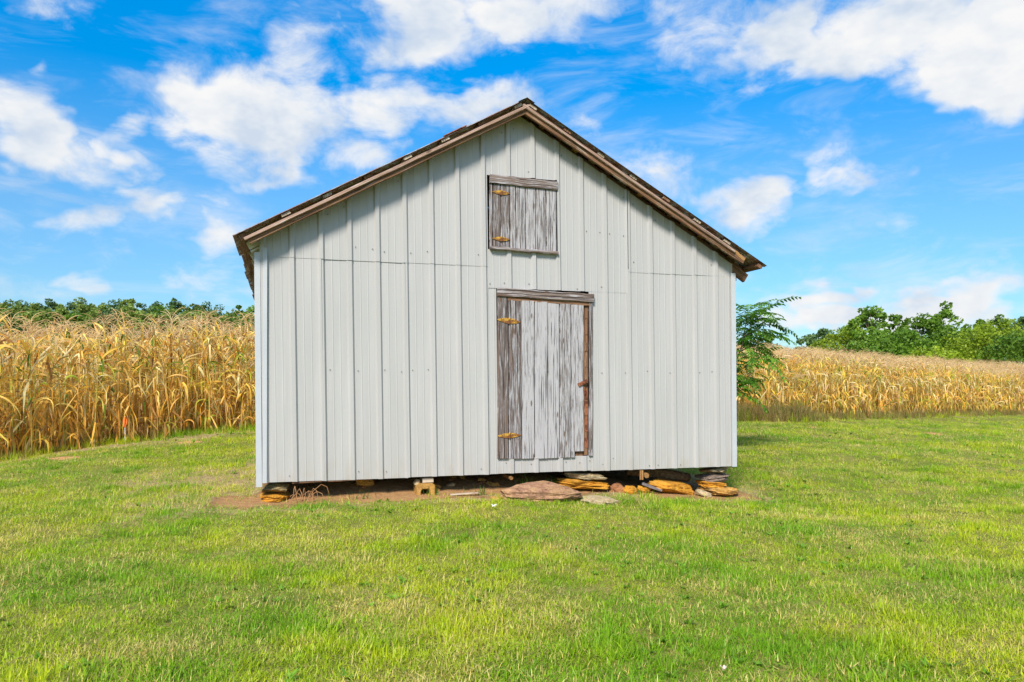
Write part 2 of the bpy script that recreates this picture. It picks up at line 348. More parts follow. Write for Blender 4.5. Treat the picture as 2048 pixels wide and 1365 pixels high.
M = dict(
    siding=mat_siding(), grass=mat_grass(), rank=mat_grass('rank_grass', (.10, .16, .02), (.22, .22, .04), (.14, .18, .03), (.30, .19, .07), (.46, .33, .14)), corn=mat_corn(), ground=mat_ground(),
    trim=mat_plain('white_trim', (.43, .45, .475), (.47, .485, .505), 4, .4, .05),
    pale_lit=mat_wood('pale_lumber_brightened', (.80, .78, .72), (.30, .22, .15), (.62, .55, .45), .85, .0),  # whitish rafter wood, colour brightened to offset the shade under the left eave
    plank=mat_wood('peeling_white_wood', (.43, .418, .43), (.07, .05, .043), (.27, .235, .22), .70, .0),
    stile=mat_wood('bare_grey_wood', (.42, .41, .43), (.06, .043, .036), (.22, .18, .165), .34, .35),
    frame=mat_wood('weathered_frame_wood', (.45, .42, .43), (.07, .048, .038), (.28, .22, .19), .42, .25),
    brown=mat_wood('brown_lumber', (.46, .36, .28), (.11, .052, .03), (.30, .165, .09), .10, .2),
    pink=mat_wood('pinkish_rake_wood', (.56, .43, .37), (.22, .13, .09), (.48, .33, .26), .32, .25),
    pale=mat_wood('pale_lumber', (.62, .56, .48), (.26, .17, .11), (.56, .46, .35), .25, .1),
    orange=mat_wood('orange_wood', (.55, .36, .17), (.17, .08, .03), (.46, .25, .09), .1, .1),
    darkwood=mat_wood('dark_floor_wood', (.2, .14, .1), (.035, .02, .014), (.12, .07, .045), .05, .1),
    roof=mat_rust_metal('galvanised_roofing', (.46, .46, .45), (.33, .17, .11), .62, .35, .5),
    screw=mat_plain('screw_head', (.10, .10, .10), (.22, .21, .2), 80, .5, .1),
    hinge=mat_rust_metal('yellow_painted_hinge', (.62, .36, .05), (.25, .10, .03), .62, .0, .6),
    rust=mat_rust_metal('rusty_iron', (.33, .12, .055), (.16, .05, .025), .5, .1, .8),
    dead=mat_plain('dead_stem', (.30, .15, .065), (.46, .26, .12), 20, .9, .2),
    bark=mat_plain('bark', (.09, .07, .05), (.17, .135, .10), 12, .95, .8),
    paper=mat_plain('white_scrap', (.72, .72, .70), (.80, .80, .78), 10, .8, .05),
    pinkleaf=mat_plain('faded_leaf', (.62, .46, .38), (.72, .58, .48), 10, .8, .1),
    stake=mat_plain('white_stake_paint', (.66, .64, .60), (.78, .77, .74), 12, .7, .1),
    ribbon=mat_plain('orange_ribbon', (.80, .16, .03), (.85, .22, .05), 5, .6, .05),
    weed=mat_leaf('weed_leaf', (.05, .14, .018), (.13, .27, .035)),
    broadleaf=mat_leaf('broadleaf_weed_leaf', (.11, .27, .018), (.22, .42, .03), .4),
    logbark=mat_plain('log_bark', (.10, .055, .028), (.26, .165, .09), 26, .95, 1.0),
    sumac=mat_leaf('compound_leaf', (.04, .155, .016), (.19, .38, .03), .45),
    tree_a=mat_leaf('tree_leaf_mid', (.065, .16, .016), (.21, .36, .030), .38),
    tree_b=mat_leaf('tree_leaf_yellow', (.13, .23, .014), (.38, .48, .025), .4),
    tree_c=mat_leaf('tree_leaf_dark', (.052, .112, .034), (.135, .23, .055), .3),
    tree_d=mat_leaf('tree_leaf_far_pale', (.115, .19, .036), (.29, .38, .065), .38),
    s_green=mat_stone('stone_olive', (.20, .16, .08), (.34, .30, .18), (.28, .24, .12), 7, (.45, .24, .05), .55),
    s_orange=mat_stone('stone_orange', (.50, .22, .025), (.66, .32, .035), (.70, .42, .10), 4, (.66, .26, .01), .6),
    s_brown=mat_stone('stone_purple_brown', (.28, .145, .085), (.48, .275, .165), (.56, .35, .17), 3, (.40, .23, .10), .4),
    s_tan=mat_stone('stone_tan', (.40, .31, .18), (.54, .44, .28), (.58, .48, .32), 3, (.50, .33, .12), .35),
    s_grey=mat_stone('stone_grey_layered', (.15, .11, .085), (.34, .27, .22), (.28, .20, .14), 9, (.30, .18, .09), .3),
    s_red=mat_stone('stone_red', (.30, .13, .06), (.45, .20, .09), (.40, .25, .16), 3, (.5, .2, .05), .5),
    s_block=mat_stone('stained_concrete', (.44, .24, .06), (.56, .32, .09), (.50, .36, .19), 1.2, (.62, .30, .03), .6),
)

# ------------------------------------------------------------------ terrain
PH = R(16.8); CP, SP = math.cos(PH), math.sin(PH)
BO = Vector((-2.683, 8.048, 0.0))                       # left front corner of the barn
def to_local(X, Y): dx, dy = np.asarray(X) - BO.x, np.asarray(Y) - BO.y; return dx * CP + dy * SP, -dx * SP + dy * CP
def to_world(s, d): return BO.x + s * CP - d * SP, BO.y + s * SP + d * CP
BW, BD = 5.79, 6.75                                     # barn width and depth
CTRL = np.array([(0,0,0),(-5,2,0),(5,2,-.02),(-2.7,7.8,.02),(2.85,9.5,-.15),(.2,8.4,-.03),(-8.3,12.3,0),(-8,13.9,.11),(-5.2,15.3,.33),
    (-4.8,12,.16),(8.4,23.8,.16),(5,17,0.02),(15.4,30,-.03),(26,39,-.29),(21,60,2.0),(40,60,.55),(12,45,1.2),(8,35,.75),(-5,40,.9),(-30,40,.4),(-18,25,.3),(2,24,.4),
    (-14,8,-.1),(14,9,-.3),(20,20,-.35),(-20,-15,0),(20,-15,0),(0,-40,0),(60,90,1.6),(-60,90,2),(0,90,2.6),(80,30,-1),(-70,20,0)], float)
dm = np.linalg.norm(CTRL[:, None, :2] - CTRL[None, :, :2], axis=2)
CW = np.linalg.solve(np.sqrt(dm ** 2 + .3), CTRL[:, 2])
def terrain(X, Y, rough=True):
    X, Y = np.asarray(X, float), np.asarray(Y, float); sh = X.shape
    x, y = X.ravel(), Y.ravel(); z = np.zeros(len(x))
    xc, yc = np.clip(x, -90, 90), np.clip(y, -50, 100)
    for (cx, cy, _), w in zip(CTRL, CW): z += w * np.sqrt((xc - cx) ** 2 + (yc - cy) ** 2 + .3)
    far = sstep(y, 110, 240) * sstep(-x, -60, 40); z = z + 12.5 * far                  # wooded hill beyond the left field
    s, d = to_local(x, y)
    inside = sstep(s, -.2, .4) * sstep(BW + .1 - s, .0, .9) * sstep(d, -.05, .85) * sstep(BD + .4 - d, 0, .5)
    z = z + .17 * inside * sstep(BW - s, .2, 2.4)                                      # bank of soil under the floor
    if rough:
        near = 1 - sstep(np.hypot(x, y - 10), 25, 60)
        z = z + near * ((fbm2(x, y, .8, 3) - .5) * .09 + (fbm2(x, y, 5, 9, 3) - .5) * .028)
    return z.reshape(sh)
def gz(x, y): return float(terrain(np.array([x]), np.array([y]))[0])
def corn_edge(X):
    """distance of the front of the corn, in metres along +Y, at each X"""
    return np.interp(X, [-60, -14, -8.6, -7.6, -5.2, -3, 1, 5, 8.4, 15.4, 26, 60], [11, 11.4, 12.3, 14.0, 15.3, 16.6, 20.5, 23.2, 23.8, 30, 39, 66])
def masks(X, Y):
    X, Y = np.asarray(X, float), np.asarray(Y, float); s, d = to_local(X, Y)
    n = fbm2(X, Y, 2.3, 5) - .5; n2 = fbm2(X, Y, .9, 15) - .5
    lm = np.where(d < .5, .50, .02)
    box = np.maximum(np.maximum(-s - lm + n * .35, s - BW - .25 + n * .35), np.maximum(-d - .27 + n * .95 - .10 * np.sin(s * 1.1), d - BD - .1))
    soil = sstep(-box, -.10, .12)
    ce = Y - corn_edge(X)
    field = sstep(ce + n * .8, -.35, .25)
    clay = np.zeros_like(X)
    for (px, py, rx, ry) in ((-7.0, 12.5, .75, .34), (-5.75, 13.7, .45, .22), (8.6, 21.4, .9, .35), (11.5, 20.6, .7, .25)):
        q = ((X - px) / rx) ** 2 + ((Y - py) / ry) ** 2 + n * 4.5; clay = np.maximum(clay, (1 - sstep(q, -.2, 1.1)) * .8)
    frontclay = sstep(-box, .0, .15) * (1 - sstep(d, .3, .9)) * .42
    soil = np.maximum(np.maximum(soil, field), clay)
    straw = sstep(ce + n2 * 1.6, -1.5, -.2) * (X < 0) + sstep(ce + n2 * 2.0, -1.6, -.1) * (X >= 0) * .8
    straw = np.maximum(straw, (1 - sstep(np.hypot((s + .9) / 1.1, (d - 1.2) / 2.4) + n * .6, .5, 1.15)) * .75)
    straw = np.maximum(straw, sstep(-box, -.45, -.05) * .8)
    return soil, np.clip(straw, 0, 1), np.maximum(clay, frontclay)

xs = np.concatenate([-np.geomspace(3000, 17, 34), np.arange(-16.5, 20, .13), np.geomspace(20.3, 3000, 36)])
ys = np.concatenate([-np.geomspace(400, 2, 14), np.arange(-1.5, 2.2, .3), np.arange(2.4, 25, .12), np.geomspace(25.3, 4000, 60)])
GX, GY = np.meshgrid(xs, ys); GZ = terrain(GX, GY)
ny, nx = GX.shape
me = bpy.data.meshes.new('ground')
idx = np.arange(nx * ny).reshape(ny, nx)
faces = np.stack([idx[:-1, :-1], idx[:-1, 1:], idx[1:, 1:], idx[1:, :-1]], -1).reshape(-1, 4)
me.from_pydata(np.stack([GX, GY, GZ], -1).reshape(-1, 3).tolist(), [], faces.tolist())
so, st_, cl = masks(GX, GY)
a = me.attributes.new('col', 'FLOAT_COLOR', 'POINT')
a.data.foreach_set('color', np.stack([so, st_, cl, np.ones_like(so)], -1).ravel())
me.materials.append(M['ground']); me.polygons.foreach_set('use_smooth', [True] * len(me.polygons))
obj('ground', me, kind='structure')

# ------------------------------------------------------------------ the barn (local axes: s along the front, d into the depth, z up)
barn = empty('barn', BO, PH)
tag(barn, 'old gable-front barn clad in light grey ribbed metal standing on loose stones', 'barn')
PITCH, RIB0, LEAN, ZB = .305, .096, .014, .222
RS = 2.90
def ztop(s): return 4.448 - .568 * abs(s - RS)
def roofz(s): return 4.532 - .553 * abs(s - RS)
BREAK = [(-.078, 0), (-.060, .025), (-.020, .025), (0, 0), (.066, 0), (.074, .0028), (.082, 0), (.146, 0), (.154, .0028), (.162, 0)]
def profile(a, b, first=RIB0):
    pts = {}
    k0, k1 = int((a - first) / PITCH) - 2, int((b - first) / PITCH) + 2
    allp = sorted((first + k * PITCH + o, h) for k in range(k0, k1 + 1) for o, h in BREAK)
    S, H = [p[0] for p in allp], [p[1] for p in allp]
    ss = [a] + [p for p in S if a + .002 < p < b - .002] + [b]
    return [(x, float(np.interp(x, S, H))) for x in ss]
def sheet_mesh(mb, a, b, zb, zt, d0=0.0, rows=7, frame=None, seed=0, first=RIB0, lean=LEAN):
    rng = random.Random(seed); pr = profile(a, b, first); vs_, fs = [], []
    tilt, ph = rng.uniform(-.0015, .0015), rng.uniform(0, 6)
    for s, h in pr:
        z0, z1 = zb(s) if callable(zb) else zb, zt(s) if callable(zt) else zt
        for r in range(rows + 1):
            z = z0 + (z1 - z0) * r / rows
            bk = .0022 * math.sin(s * 5.1 + ph) * math.sin(z * 3.3 + ph * 2) + tilt * (z - z0)
            p = (s - lean * (z - ZB), d0 - h + bk, z)
            vs_.append(frame(p) if frame else p)
    n = rows + 1
    for i in range(len(pr) - 1):
        for r in range(rows):
            fs.append((i * n + r, (i + 1) * n + r, (i + 1) * n + r + 1, i * n + r + 1))
    mb.add(vs_, fs)
def screws_for(sheet, a, b, zrows, d0, seed):
    rng = random.Random(seed); mb = MB()
    k0, k1 = int((a - RIB0) / PITCH) - 1, int((b - RIB0) / PITCH) + 1
    for k in range(k0, k1 + 1):
        for off in (.028, .205):
            s = RIB0 + k * PITCH + off
            if not a + .01 < s < b - .01: continue
            for zr in zrows:
                z = zr(s) if callable(zr) else zr
                if rng.random() < .62: continue
                z += rng.uniform(-.02, .02); x = s + rng.uniform(-.01, .01) - LEAN * (z - ZB)
                r = .0058; ring = [(x + r * math.cos(q), d0 - .009, z + r * math.sin(q)) for q in [i * math.pi / 3 for i in range(6)]]
                back = [(p[0], d0 + .004, p[2]) for p in ring]
                mb.add(ring + back, [tuple(range(5, -1, -1))] + [(i, (i + 1) % 6, 6 + (i + 1) % 6, 6 + i) for i in range(6)])
    if mb.v: o = mb.build('screws', M['screw'], sheet); o['kind'] = 'stuff'
sid = [0]
def siding(a, b, zb, zt, d0=0.0, rows=(), n=7):
    sid[0] += 1; mb = MB(); sheet_mesh(mb, a, b, zb, zt, d0, n, None, sid[0])
    o = mb.build('siding_sheet', M['siding'], barn); screws_for(o, a, b, rows, d0, sid[0] * 7); return o
jit = random.Random(4)
def zj(z, k=.006): return z + jit.uniform(-k, k)
# left of the openings: lower sheets, then upper sheets lapped over them
for (a, b) in ((.012, .665), (.665, 1.58), (1.58, 2.545)):
    siding(a, b, zj(ZB, .01), 2.66, 0, (ZB + .075, 1.42))
for (a, b) in ((.030, .700), (.700, 1.615), (1.615, 2.545)):
    siding(a, b, zj(2.632), ztop, -.006, (2.632 + .13, lambda s: ztop(s) - .11))
# middle, around door and shutter
siding(2.545, 3.400, 3.695, ztop, -.003, (3.77, lambda s: ztop(s) - .16))
siding(2.545, 3.400, 2.385, 2.835, -.003, (2.43, 2.77))
siding(3.400, 4.312, zj(2.380), ztop, -.002, (2.43, 3.1, lambda s: ztop(s) - .12))
siding(2.545, 2.640, ZB, 2.40, .003, ())
siding(3.800, 4.300, ZB - .006, 2.40, .002, (ZB + .08, 1.42, ZB + .14))
siding(2.640, 3.800, ZB + .002, .405, .003, (ZB + .11,), 2)
# right
for (a, b) in ((4.300, 5.205), (5.205, 5.775)):
    siding(a, b, zj(ZB - .012, .008), 2.675, 0, (ZB + .05, 1.42))
for (a, b) in ((4.318, 5.225), (5.225, 5.79)):
    siding(a, b, zj(2.645), ztop, -.006, (2.645 + .13, lambda s: ztop(s) - .11))
# side and back walls
def frame_left(p): return (p[1], BD - p[0], p[2])
def frame_right(p): return (BW - p[1], p[0], p[2])
def frame_back(p): return (BW - p[0], BD - p[1], p[2])
for fr in (frame_left, frame_right):
    for k in range(7):
        mb = MB(); a = .012 + k * .961; sheet_mesh(mb, a, a + .955, ZB, 2.735, 0, 3, fr, 40 + k, RIB0, 0)
        mb.build('siding_sheet', M['siding'], barn)
for k in range(6):
    mb = MB(); a = .012 + k * .961; sheet_mesh(mb, a, a + .955, ZB, lambda s: ztop(BW - s), 0, 3, frame_back, 60 + k, RIB0, 0)
    mb.build('siding_sheet', M['siding'], barn)
# corner trims: folded metal angles
def angle_trim(s_front0, s_front1, s_corner, zb, zt, side):
    mb = MB(); t = .004
    x0, x1 = s_front0, s_front1
    tp = lambda s: s - LEAN * (zt - ZB) * .6
    for (a, b, d0, d1) in ((x0, x1, -.030, -.026), (s_corner - t, s_corner, -.026, .085) if side < 0 else (s_corner, s_corner + t, -.026, .085)):
        v = [(a, d0, zb), (b, d0, zb), (b, d1, zb), (a, d1, zb), (tp(a), d0, zt), (tp(b), d0, zt), (tp(b), d1, zt), (tp(a), d1, zt)]
        mb.add(v, [(3, 2, 1, 0), (4, 5, 6, 7), (0, 1, 5, 4), (1, 2, 6, 5), (2, 3, 7, 6), (3, 0, 4, 7)])
    return mb.build('corner_trim', M['trim'], barn)
angle_trim(-.034, .022, -.034, .175, 2.665, -1)
angle_trim(5.742, 5.808, 5.808, ZB - .012, 2.69, 1)
mb = MB(); board(mb, (.047, -.031, .215), (.052, -.031, 2.72), (1, 0, 0), .045, .003, 3, 3); mb.build('corner_trim', M['trim'], barn)

# ---- roof
def rp(side, run, off=0.0):
    """point on a roof slope: run = level distance from the ridge, off = distance below the metal, square to the slope"""
    nx_, nz_ = side * .484, .875
    return (RS + side * run - nx_ * off, roofz(RS + side * run) - nz_ * off)
RUN = {-1: 3.158, 1: 3.206}
D0, D1 = -.262, BD + .22
rr = random.Random(12)
for side in (-1, 1):
    n_sh = 11; wd = (D1 - D0) / n_sh
    for k in range(n_sh):
        a, b = D0 + k * wd, D0 + (k + 1) * wd; run = RUN[side] + (rr.uniform(-.025, .015) if k else 0); lift = rr.uniform(0, .004) + .003 * (k % 2)
        nsm = 44; vs_, fs = [], []; steps = [.0, .33, .66, 1.0]
        for i in range(nsm + 1):
            d = a + (b - a) * i / nsm
            for f in steps:
                x, z = rp(side, .01 + (run - .01) * f, -lift + .007 * math.cos(2 * math.pi * (d - D0) / .0763) + .002 * math.sin(k * 7 + f * 5))
                vs_.append((x, d, z))
        m4 = len(steps)
        for i in range(nsm):
            for j in range(m4 - 1):
                q = (i * m4 + j, (i + 1) * m4 + j, (i + 1) * m4 + j + 1, i * m4 + j + 1); fs.append(q if side < 0 else q[::-1])
        mb = MB().add(vs_, fs); mb.build('roof_sheet', M['roof'], barn, smooth=True)
    # lath under the metal
    runs = [.10] + [.10 + .425 * k for k in range(1, 8)]
    runs = [r_ for r_ in runs if r_ < RUN[side] - .15] + [RUN[side] - .07]
    for k, r_ in enumerate(runs):
        last = k == len(runs) - 1
        t = .052 if last else .030; x, z = rp(side, r_, .012 + t / 2); s0 = -.238 + rr.uniform(-.008, .03)
        mb = MB(); board(mb, (x, s0, z), (x, D1 - .03, z), (1, 0, -side * .553), .10 if not last else .075, t, 100 + k + 20 * side, 8, .003)
        mb.build('purlin', M['pale'] if (k % 3 != 1) else M['brown'], barn)
    # fly rafter under the overhang, its narrow face board, and the rafters behind
    h = .095
    e1 = RUN[side] - (.10 if side < 0 else .26)
    x0, z0 = rp(side, .0, .043 + h / 2); x1, z1 = rp(side, e1, .043 + h / 2)
    mb = MB(); board(mb, (x0, -.188, z0), (x1, -.188, z1), (0, 0, 1), h, .036, 140 + side, 14, .004); mb.build('fly_rafter', M['brown'], barn)
    x0, z0 = rp(side, .0, .074); x1, z1 = rp(side, RUN[side] - (.075 if side < 0 else .42), .074)
    mb = MB(); board(mb, (x0, -.222, z0), (x1, -.222, z1), (0, 0, 1), .032, .030, 150 + side, 12, .002); mb.build('rake_board', M['pink'], barn)
    for k in range(12):
        d = .10 + k * .595; hh = .13
        x0, z0 = rp(side, .02, .044 + hh / 2); x1, z1 = rp(side, RUN[side] - (.085 if side < 0 else .13), .044 + hh / 2)
        mb = MB(); board(mb, (x0, d, z0), (x1, d, z1), (0, 0, 1), hh, .045, 160 + k + side * 30, 4, .002); mb.build('rafter', M['pale_lit'] if side < 0 else M['brown'], barn)
mb = MB(); vs_, fs = [], []
for i in range(15):
    d = D0 - .01 + (D1 - D0 + .02) * i / 14
    for sd, r_ in ((-1, .09), (-1, .04), (0, 0), (1, .04), (1, .09)):
        x, z = rp(sd if sd else 1, r_, -.008 - (.001 if sd == 0 else 0)); vs_.append((x, d, z))
for i in range(14):
    for j in range(4): fs.append((i * 5 + j, (i + 1) * 5 + j, (i + 1) * 5 + j + 1, i * 5 + j + 1))
mb.add(vs_, fs); mb.build('ridge_cap', M['roof'], barn, smooth=True)
# loose flashing lying on the left slope, splintered end and plate at the right eave
x0, z0 = rp(-1, .95, -.013); x1, z1 = rp(-1, .70, -.012)
mb = MB(); board(mb, (x0, -.20, z0), (x1, -.20, z1), (0, 1, 0), .12, .010, 7, 3, .003); mb.build('loose_flashing', M['rust'], barn)
mb = MB(); board(mb, (5.56, -.205, 2.985), (5.80, -.195, 2.835), (0, 0, 1), .055, .03, 8, 4, .008, .3); mb.build('splintered_board', M['orange'], barn)
mb = MB(); board(mb, (5.70, .02, 2.80), (5.965, .02, 2.635), (0, 0, 1), .115, .05, 9, 3, .002); mb.build('rafter_tail', M['brown'], barn)
mb = MB(); board(mb, (5.80, .03, 2.60), (5.80, .03, 2.83), (1, 0, 0), .05, .06, 10, 3, .002); mb.build('corner_post', M['brown'], barn)
for k in range(7):                                                     # short blocks between lath and fly rafter, right slope
    x, z = rp(1, .30 + .425 * k, .055); 
    mb = MB(); board(mb, (x, -.165, z), (x, .05, z), (1, 0, -.553), .07, .036, 300 + k, 2, .003); mb.build('lookout_block', M['orange'] if k % 2 else M['brown'], barn)

# ---- floor framing seen in the gap below the siding
mb = MB(); board(mb, (0.02, .075, .300), (BW - .02, .075, .292), (0, 0, 1), .14, .10, 20, 12, .006); mb.build('sill_beam', M['darkwood'], barn)
mb = MB(); board(mb, (.33, .012, .206), (1.02, .012, .214), (0, 0, 1), .022, .015, 21, 5, .003); mb.build('sill_strip', M['brown'], barn)
for k in range(10):
    s = .25 + k * .585
    mb = MB(); board(mb, (s, .14, .275), (s, BD - .1, .285), (0, 0, 1), .12, .07, 30 + k, 6, .004); mb.build('floor_joist', M['darkwood'], barn)
for k in range(22):
    d = .14 + k * .297
    mb = MB(); board(mb, (.03, d + .14, .355), (BW - .03, d + .14, .355), (0, 1, 0), .285, .03, 50 + k, 3, .001); mb.build('floor_board', M['darkwood'], barn)
for k, (s, z0, z1, w) in enumerate(((4.475, .085, .20, .05), (4.545, .10, .175, .055))):
    mb = MB(); tube(mb, [(s, .00 + k * .02, z0), (s + .01, .02, z1)], w * .5, 7, None, True, k) if k == 0 else tube(mb, [(s, -.005, z0 + .035), (s, .2, z0 + .04)], w * .6, 9, None, True, k)
    mb.build('joist_stub', M['orange'], barn)
mb = MB(); tube(mb, [(2.80, .02, .165), (2.80, .3, .17)], .024, 9, None, True, 2); mb.build('joist_stub', M['orange'], barn)

# ---- door
df = empty('door_frame', parent=barn)
def brd(name, mat, parent, *a, **k):
    mb = MB(); board(mb, *a, **k); return mb.build(name, mat, parent)
brd('lintel', M['frame'], df, (2.615, -.026, 2.340), (3.822, -.026, 2.303), (0, 0, 1), .098, .042, 201, 12, .004)
brd('header', M['brown'], df, (2.680, .000, 2.272), (3.800, .000, 2.240), (0, 0, 1), .062, .05, 202, 10, .003)
brd('hinge_jamb', M['stile'], df, (2.689, -.012, .402), (2.684, -.012, 2.290), (1, 0, 0), .126, .032, 203, 10, .002)
brd('inner_jamb', M['brown'], df, (3.739, .022, .412), (3.733, .022, 2.255), (1, 0, 0), .056, .03, 204, 10, .002)
brd('casing', M['stile'], df, (3.792, -.010, .405), (3.788, -.010, 2.262), (1, 0, 0), .047, .036, 205, 10, .002)
brd('door_sill', M['brown'], df, (2.64, .03, .388), (3.81, .03, .380), (0, 0, 1), .03, .05, 206, 5, .002)
brd('filler_block', M['brown'], df, (3.655, .022, .392), (3.655, .022, .56), (1, 0, 0), .10, .02, 207, 2, .001)
door = empty('door', parent=barn)
edges = [2.756, 2.913, 3.077, 3.243, 3.389, 3.535, 3.703]
tops = [2.250, 2.248, 2.243, 2.232, 2.226, 2.220]; bots = [.396, .392, .388, .389, .392, .462]
for k in range(6):
    a, b = edges[k] + .005, edges[k + 1] - .005
    mb = MB(); board(mb, ((a + b) / 2, -.013 + (.003 if k % 2 else 0), bots[k]), ((a + b) / 2 - .004, -.013 + (.004 if k == 3 else 0), tops[k]), (1, 0, 0), b - a, .026, 220 + k, 12, .0018)
    mb.build('plank', M['stile'] if k == 0 else M['plank'], door)
mb = MB(); board(mb, (3.562, -.012, .390), (3.560, -.012, .468), (1, 0, 0), .046, .024, 229, 2, .001); mb.build('plank', M['plank'], door)
for z in (.62, 1.9):
    mb = MB(); board(mb, (2.77, .020, z), (3.68, .020, z), (0, 0, 1), .11, .025, 230 + int(z), 4, .002); mb.build('ledge_board', M['brown'], door)
def strap_hinge(parent, s, z, L, H, d, rot=0.0):
    mb = MB(); t = .005; e = empty('hinge', (s, d, z), 0, parent); e.rotation_euler = (0, rot, 0)
    mbp = MB()
    for sg in (-1, 1):
        o = [(sg * .012, H * .5), (sg * L * .22, H * .42), (sg * L * .40, H * .20), (sg * L * .5, H * .07), (sg * L * .5, -H * .07), (sg * L * .40, -H * .20), (sg * L * .22, -H * .42), (sg * .012, -H * .5)]
        v = [(x, 0, y) for x, y in o] + [(x, -t, y) for x, y in o]; n = 8
        mbp.add(v, [tuple(range(n)), tuple(range(2 * n - 1, n - 1, -1))] + [(i, n + i, n + (i + 1) % n, (i + 1) % n) for i in range(n)])
        for q in (.12, .25, .39):
            x = sg * L * q; zz = .25 * H * (1 if q < .2 else 0)
            rg = [(x + .006 * math.cos(i * math.pi / 3), -t - .003, zz + .006 * math.sin(i * math.pi / 3)) for i in range(6)]
            mbp.add(rg + [(p[0], -t, p[2]) for p in rg], [tuple(range(6))] + [(i, 6 + i, 6 + (i + 1) % 6, (i + 1) % 6) for i in range(6)])
    tube(mbp, [(0, -.006, -H * .56), (0, -.006, H * .56)], .010, 8)
    me = mbp.mesh('hinge', M['hinge']); bpy.data.objects.remove(e)
    o = obj('hinge', me, parent, (s, d, z)); o.rotation_euler = (0, rot, 0); return o
strap_hinge(door, 2.757, 2.005, .285, .064, -.030, R(5)); strap_hinge(door, 2.763, .668, .285, .060, -.030, R(-1))
mb = MB(); board(mb, (3.622, -.036, 1.254), (3.738, -.036, 1.310), (0, 0, 1), .042, .012, 240, 2, .001); mb.build('latch', M['rust'], door)
mb = MB(); board(mb, (3.706, -.030, 1.235), (3.712, -.020, 1.15), (1, 0, 0), .012, .008, 241, 2, .001); mb.build('latch_hook', M['rust'], door)
for k in range(9):                                                     # rusty chain links down the door edge
    z = .50 + k * .195; mb = MB(); board(mb, (3.742, .004, z), (3.740, .004, z + (.175 if k % 3 else .12)), (1, 0, 0), .040 - .004 * (k % 2), .008, 250 + k, 2, .001)
    mb.build('strip', M['rust'] if k < 4 else M['brown'], df)

# ---- loft shutter
sf = empty('shutter_frame', parent=barn)
brd('top_board', M['frame'], sf, (2.524, -.028, 3.646), (3.360, -.028, 3.618), (0, 0, 1), .100, .036, 260, 9, .004)
brd('bottom_sill', M['frame'], sf, (2.528, -.030, 2.846), (3.362, -.030, 2.822), (0, 0, 1), .034, .062, 261, 9, .003)
brd('side_board', M['stile'], sf, (2.543, -.008, 2.855), (2.541, -.008, 3.60), (1, 0, 0), .030, .036, 262, 6, .001)
shutter = empty('loft_shutter', parent=barn)
se = [2.560, 2.656, 2.772, 2.845, 2.962, 3.090, 3.218, 3.352]
for k in range(7):
    a, b = se[k] + .005, se[k + 1] - .005; mb = MB()
    board(mb, ((a + b) / 2, -.012 + .003 * (k % 2), 2.862 - .018 * k / 6), ((a + b) / 2 - .002, -.012, 3.600 - .02 * k / 6), (1, 0, 0), b - a, .024, 270 + k, 8, .0015)
    mb.build('plank', M['stile'] if k < 2 else M['plank'], shutter)
strap_hinge(shutter, 2.662, 3.494, .207, .050, -.028, R(2)); strap_hinge(shutter, 2.662, 2.955, .207, .050, -.028, R(1))

# ------------------------------------------------------------------ stones and other things under and before the barn
def stone_mesh(size, seed, cuts=14, flat=.9, rough=.085, mat=None, sub=4):
    rng = np.random.default_rng(seed); bm = bmesh.new(); bmesh.ops.create_icosphere(bm, subdivisions=sub, radius=1.0)
    P = np.array([v.co[:] for v in bm.verts])
    e = 5.0; P = P / (np.abs(P) ** e).sum(1, keepdims=True) ** (1 / e)           # boxier than a ball
    for k in range(cuts):
        n = rng.normal(size=3) * (1, 1, .62); n /= np.linalg.norm(n); dd = rng.uniform(.70, 1.02)
        ex = P @ n - dd; P = P - np.outer(np.maximum(ex, 0) * .92, n)
    P[:, 2] = np.clip(P[:, 2], -flat, flat + .0)
    nz_ = (fbm2(P[:, 0] * 1.0 + P[:, 2] * 2, P[:, 1] + P[:, 2] * 3.1, 2.2, seed % 50, 4) - .5)
    lay = np.sin(P[:, 2] * 13 + P[:, 0] * 1.3 + nz_ * 5) * .018
    P *= (1 + nz_ * 4 * rough + lay)[:, None]
    P -= (P.max(0) + P.min(0)) / 2; P /= np.abs(P).max(0)
    P *= np.array(size) / 2
    for v, p in zip(bm.verts, P): v.co = p
    me = bpy.data.meshes.new('stone'); bm.to_mesh(me); bm.free(); me.materials.append(mat); return me
def stone(s, d, z, size, seed, mat, label, rot=(0, 0, 0), name='foundation_stone', cat='stone', group='stones under the barn', **k):
    x, y = to_world(s, d); o = obj(name, stone_mesh(size, seed, mat=M[mat], **k), None, (x, y, z))
    o.rotation_euler = (rot[0], rot[1], PH + rot[2]); return tag(o, label, cat, group)
stone(.160, .20, .140, (.31, .36, .125), 11, 's_green', 'olive layered stone wedged under the left front corner of the barn', (0, R(-4), R(5)))
stone(.165, .18, .030, (.345, .40, .105), 12, 's_orange', 'long orange-brown stone beneath the olive stone at the left corner', (0, R(-2), 0))
stone(1.14, .36, .148, (.225, .20, .10), 13, 's_block', 'orange-brown block wedged under the sill between left corner and concrete block', (0, R(3), R(-6)), cuts=4)
stone(1.15, .38, .060, (.13, .16, .12), 14, 's_red', 'small reddish stone propping the orange-brown block', (0, 0, 0))
stone(1.70, .10, .148, (.075, .10, .075), 15, 's_tan', 'small pale stone resting on the left end of the concrete block', (0, R(20), 0), sub=3)
stone(3.77, .22, .036, (.70, .42, .135), 16, 's_orange', 'big bright orange stone right of the door step slab', (0, R(4), R(2)))
stone(3.78, .20, .140, (.58, .36, .085), 17, 's_tan', 'yellowish tan stone lying on the big bright orange stone', (0, R(5), R(-3)))
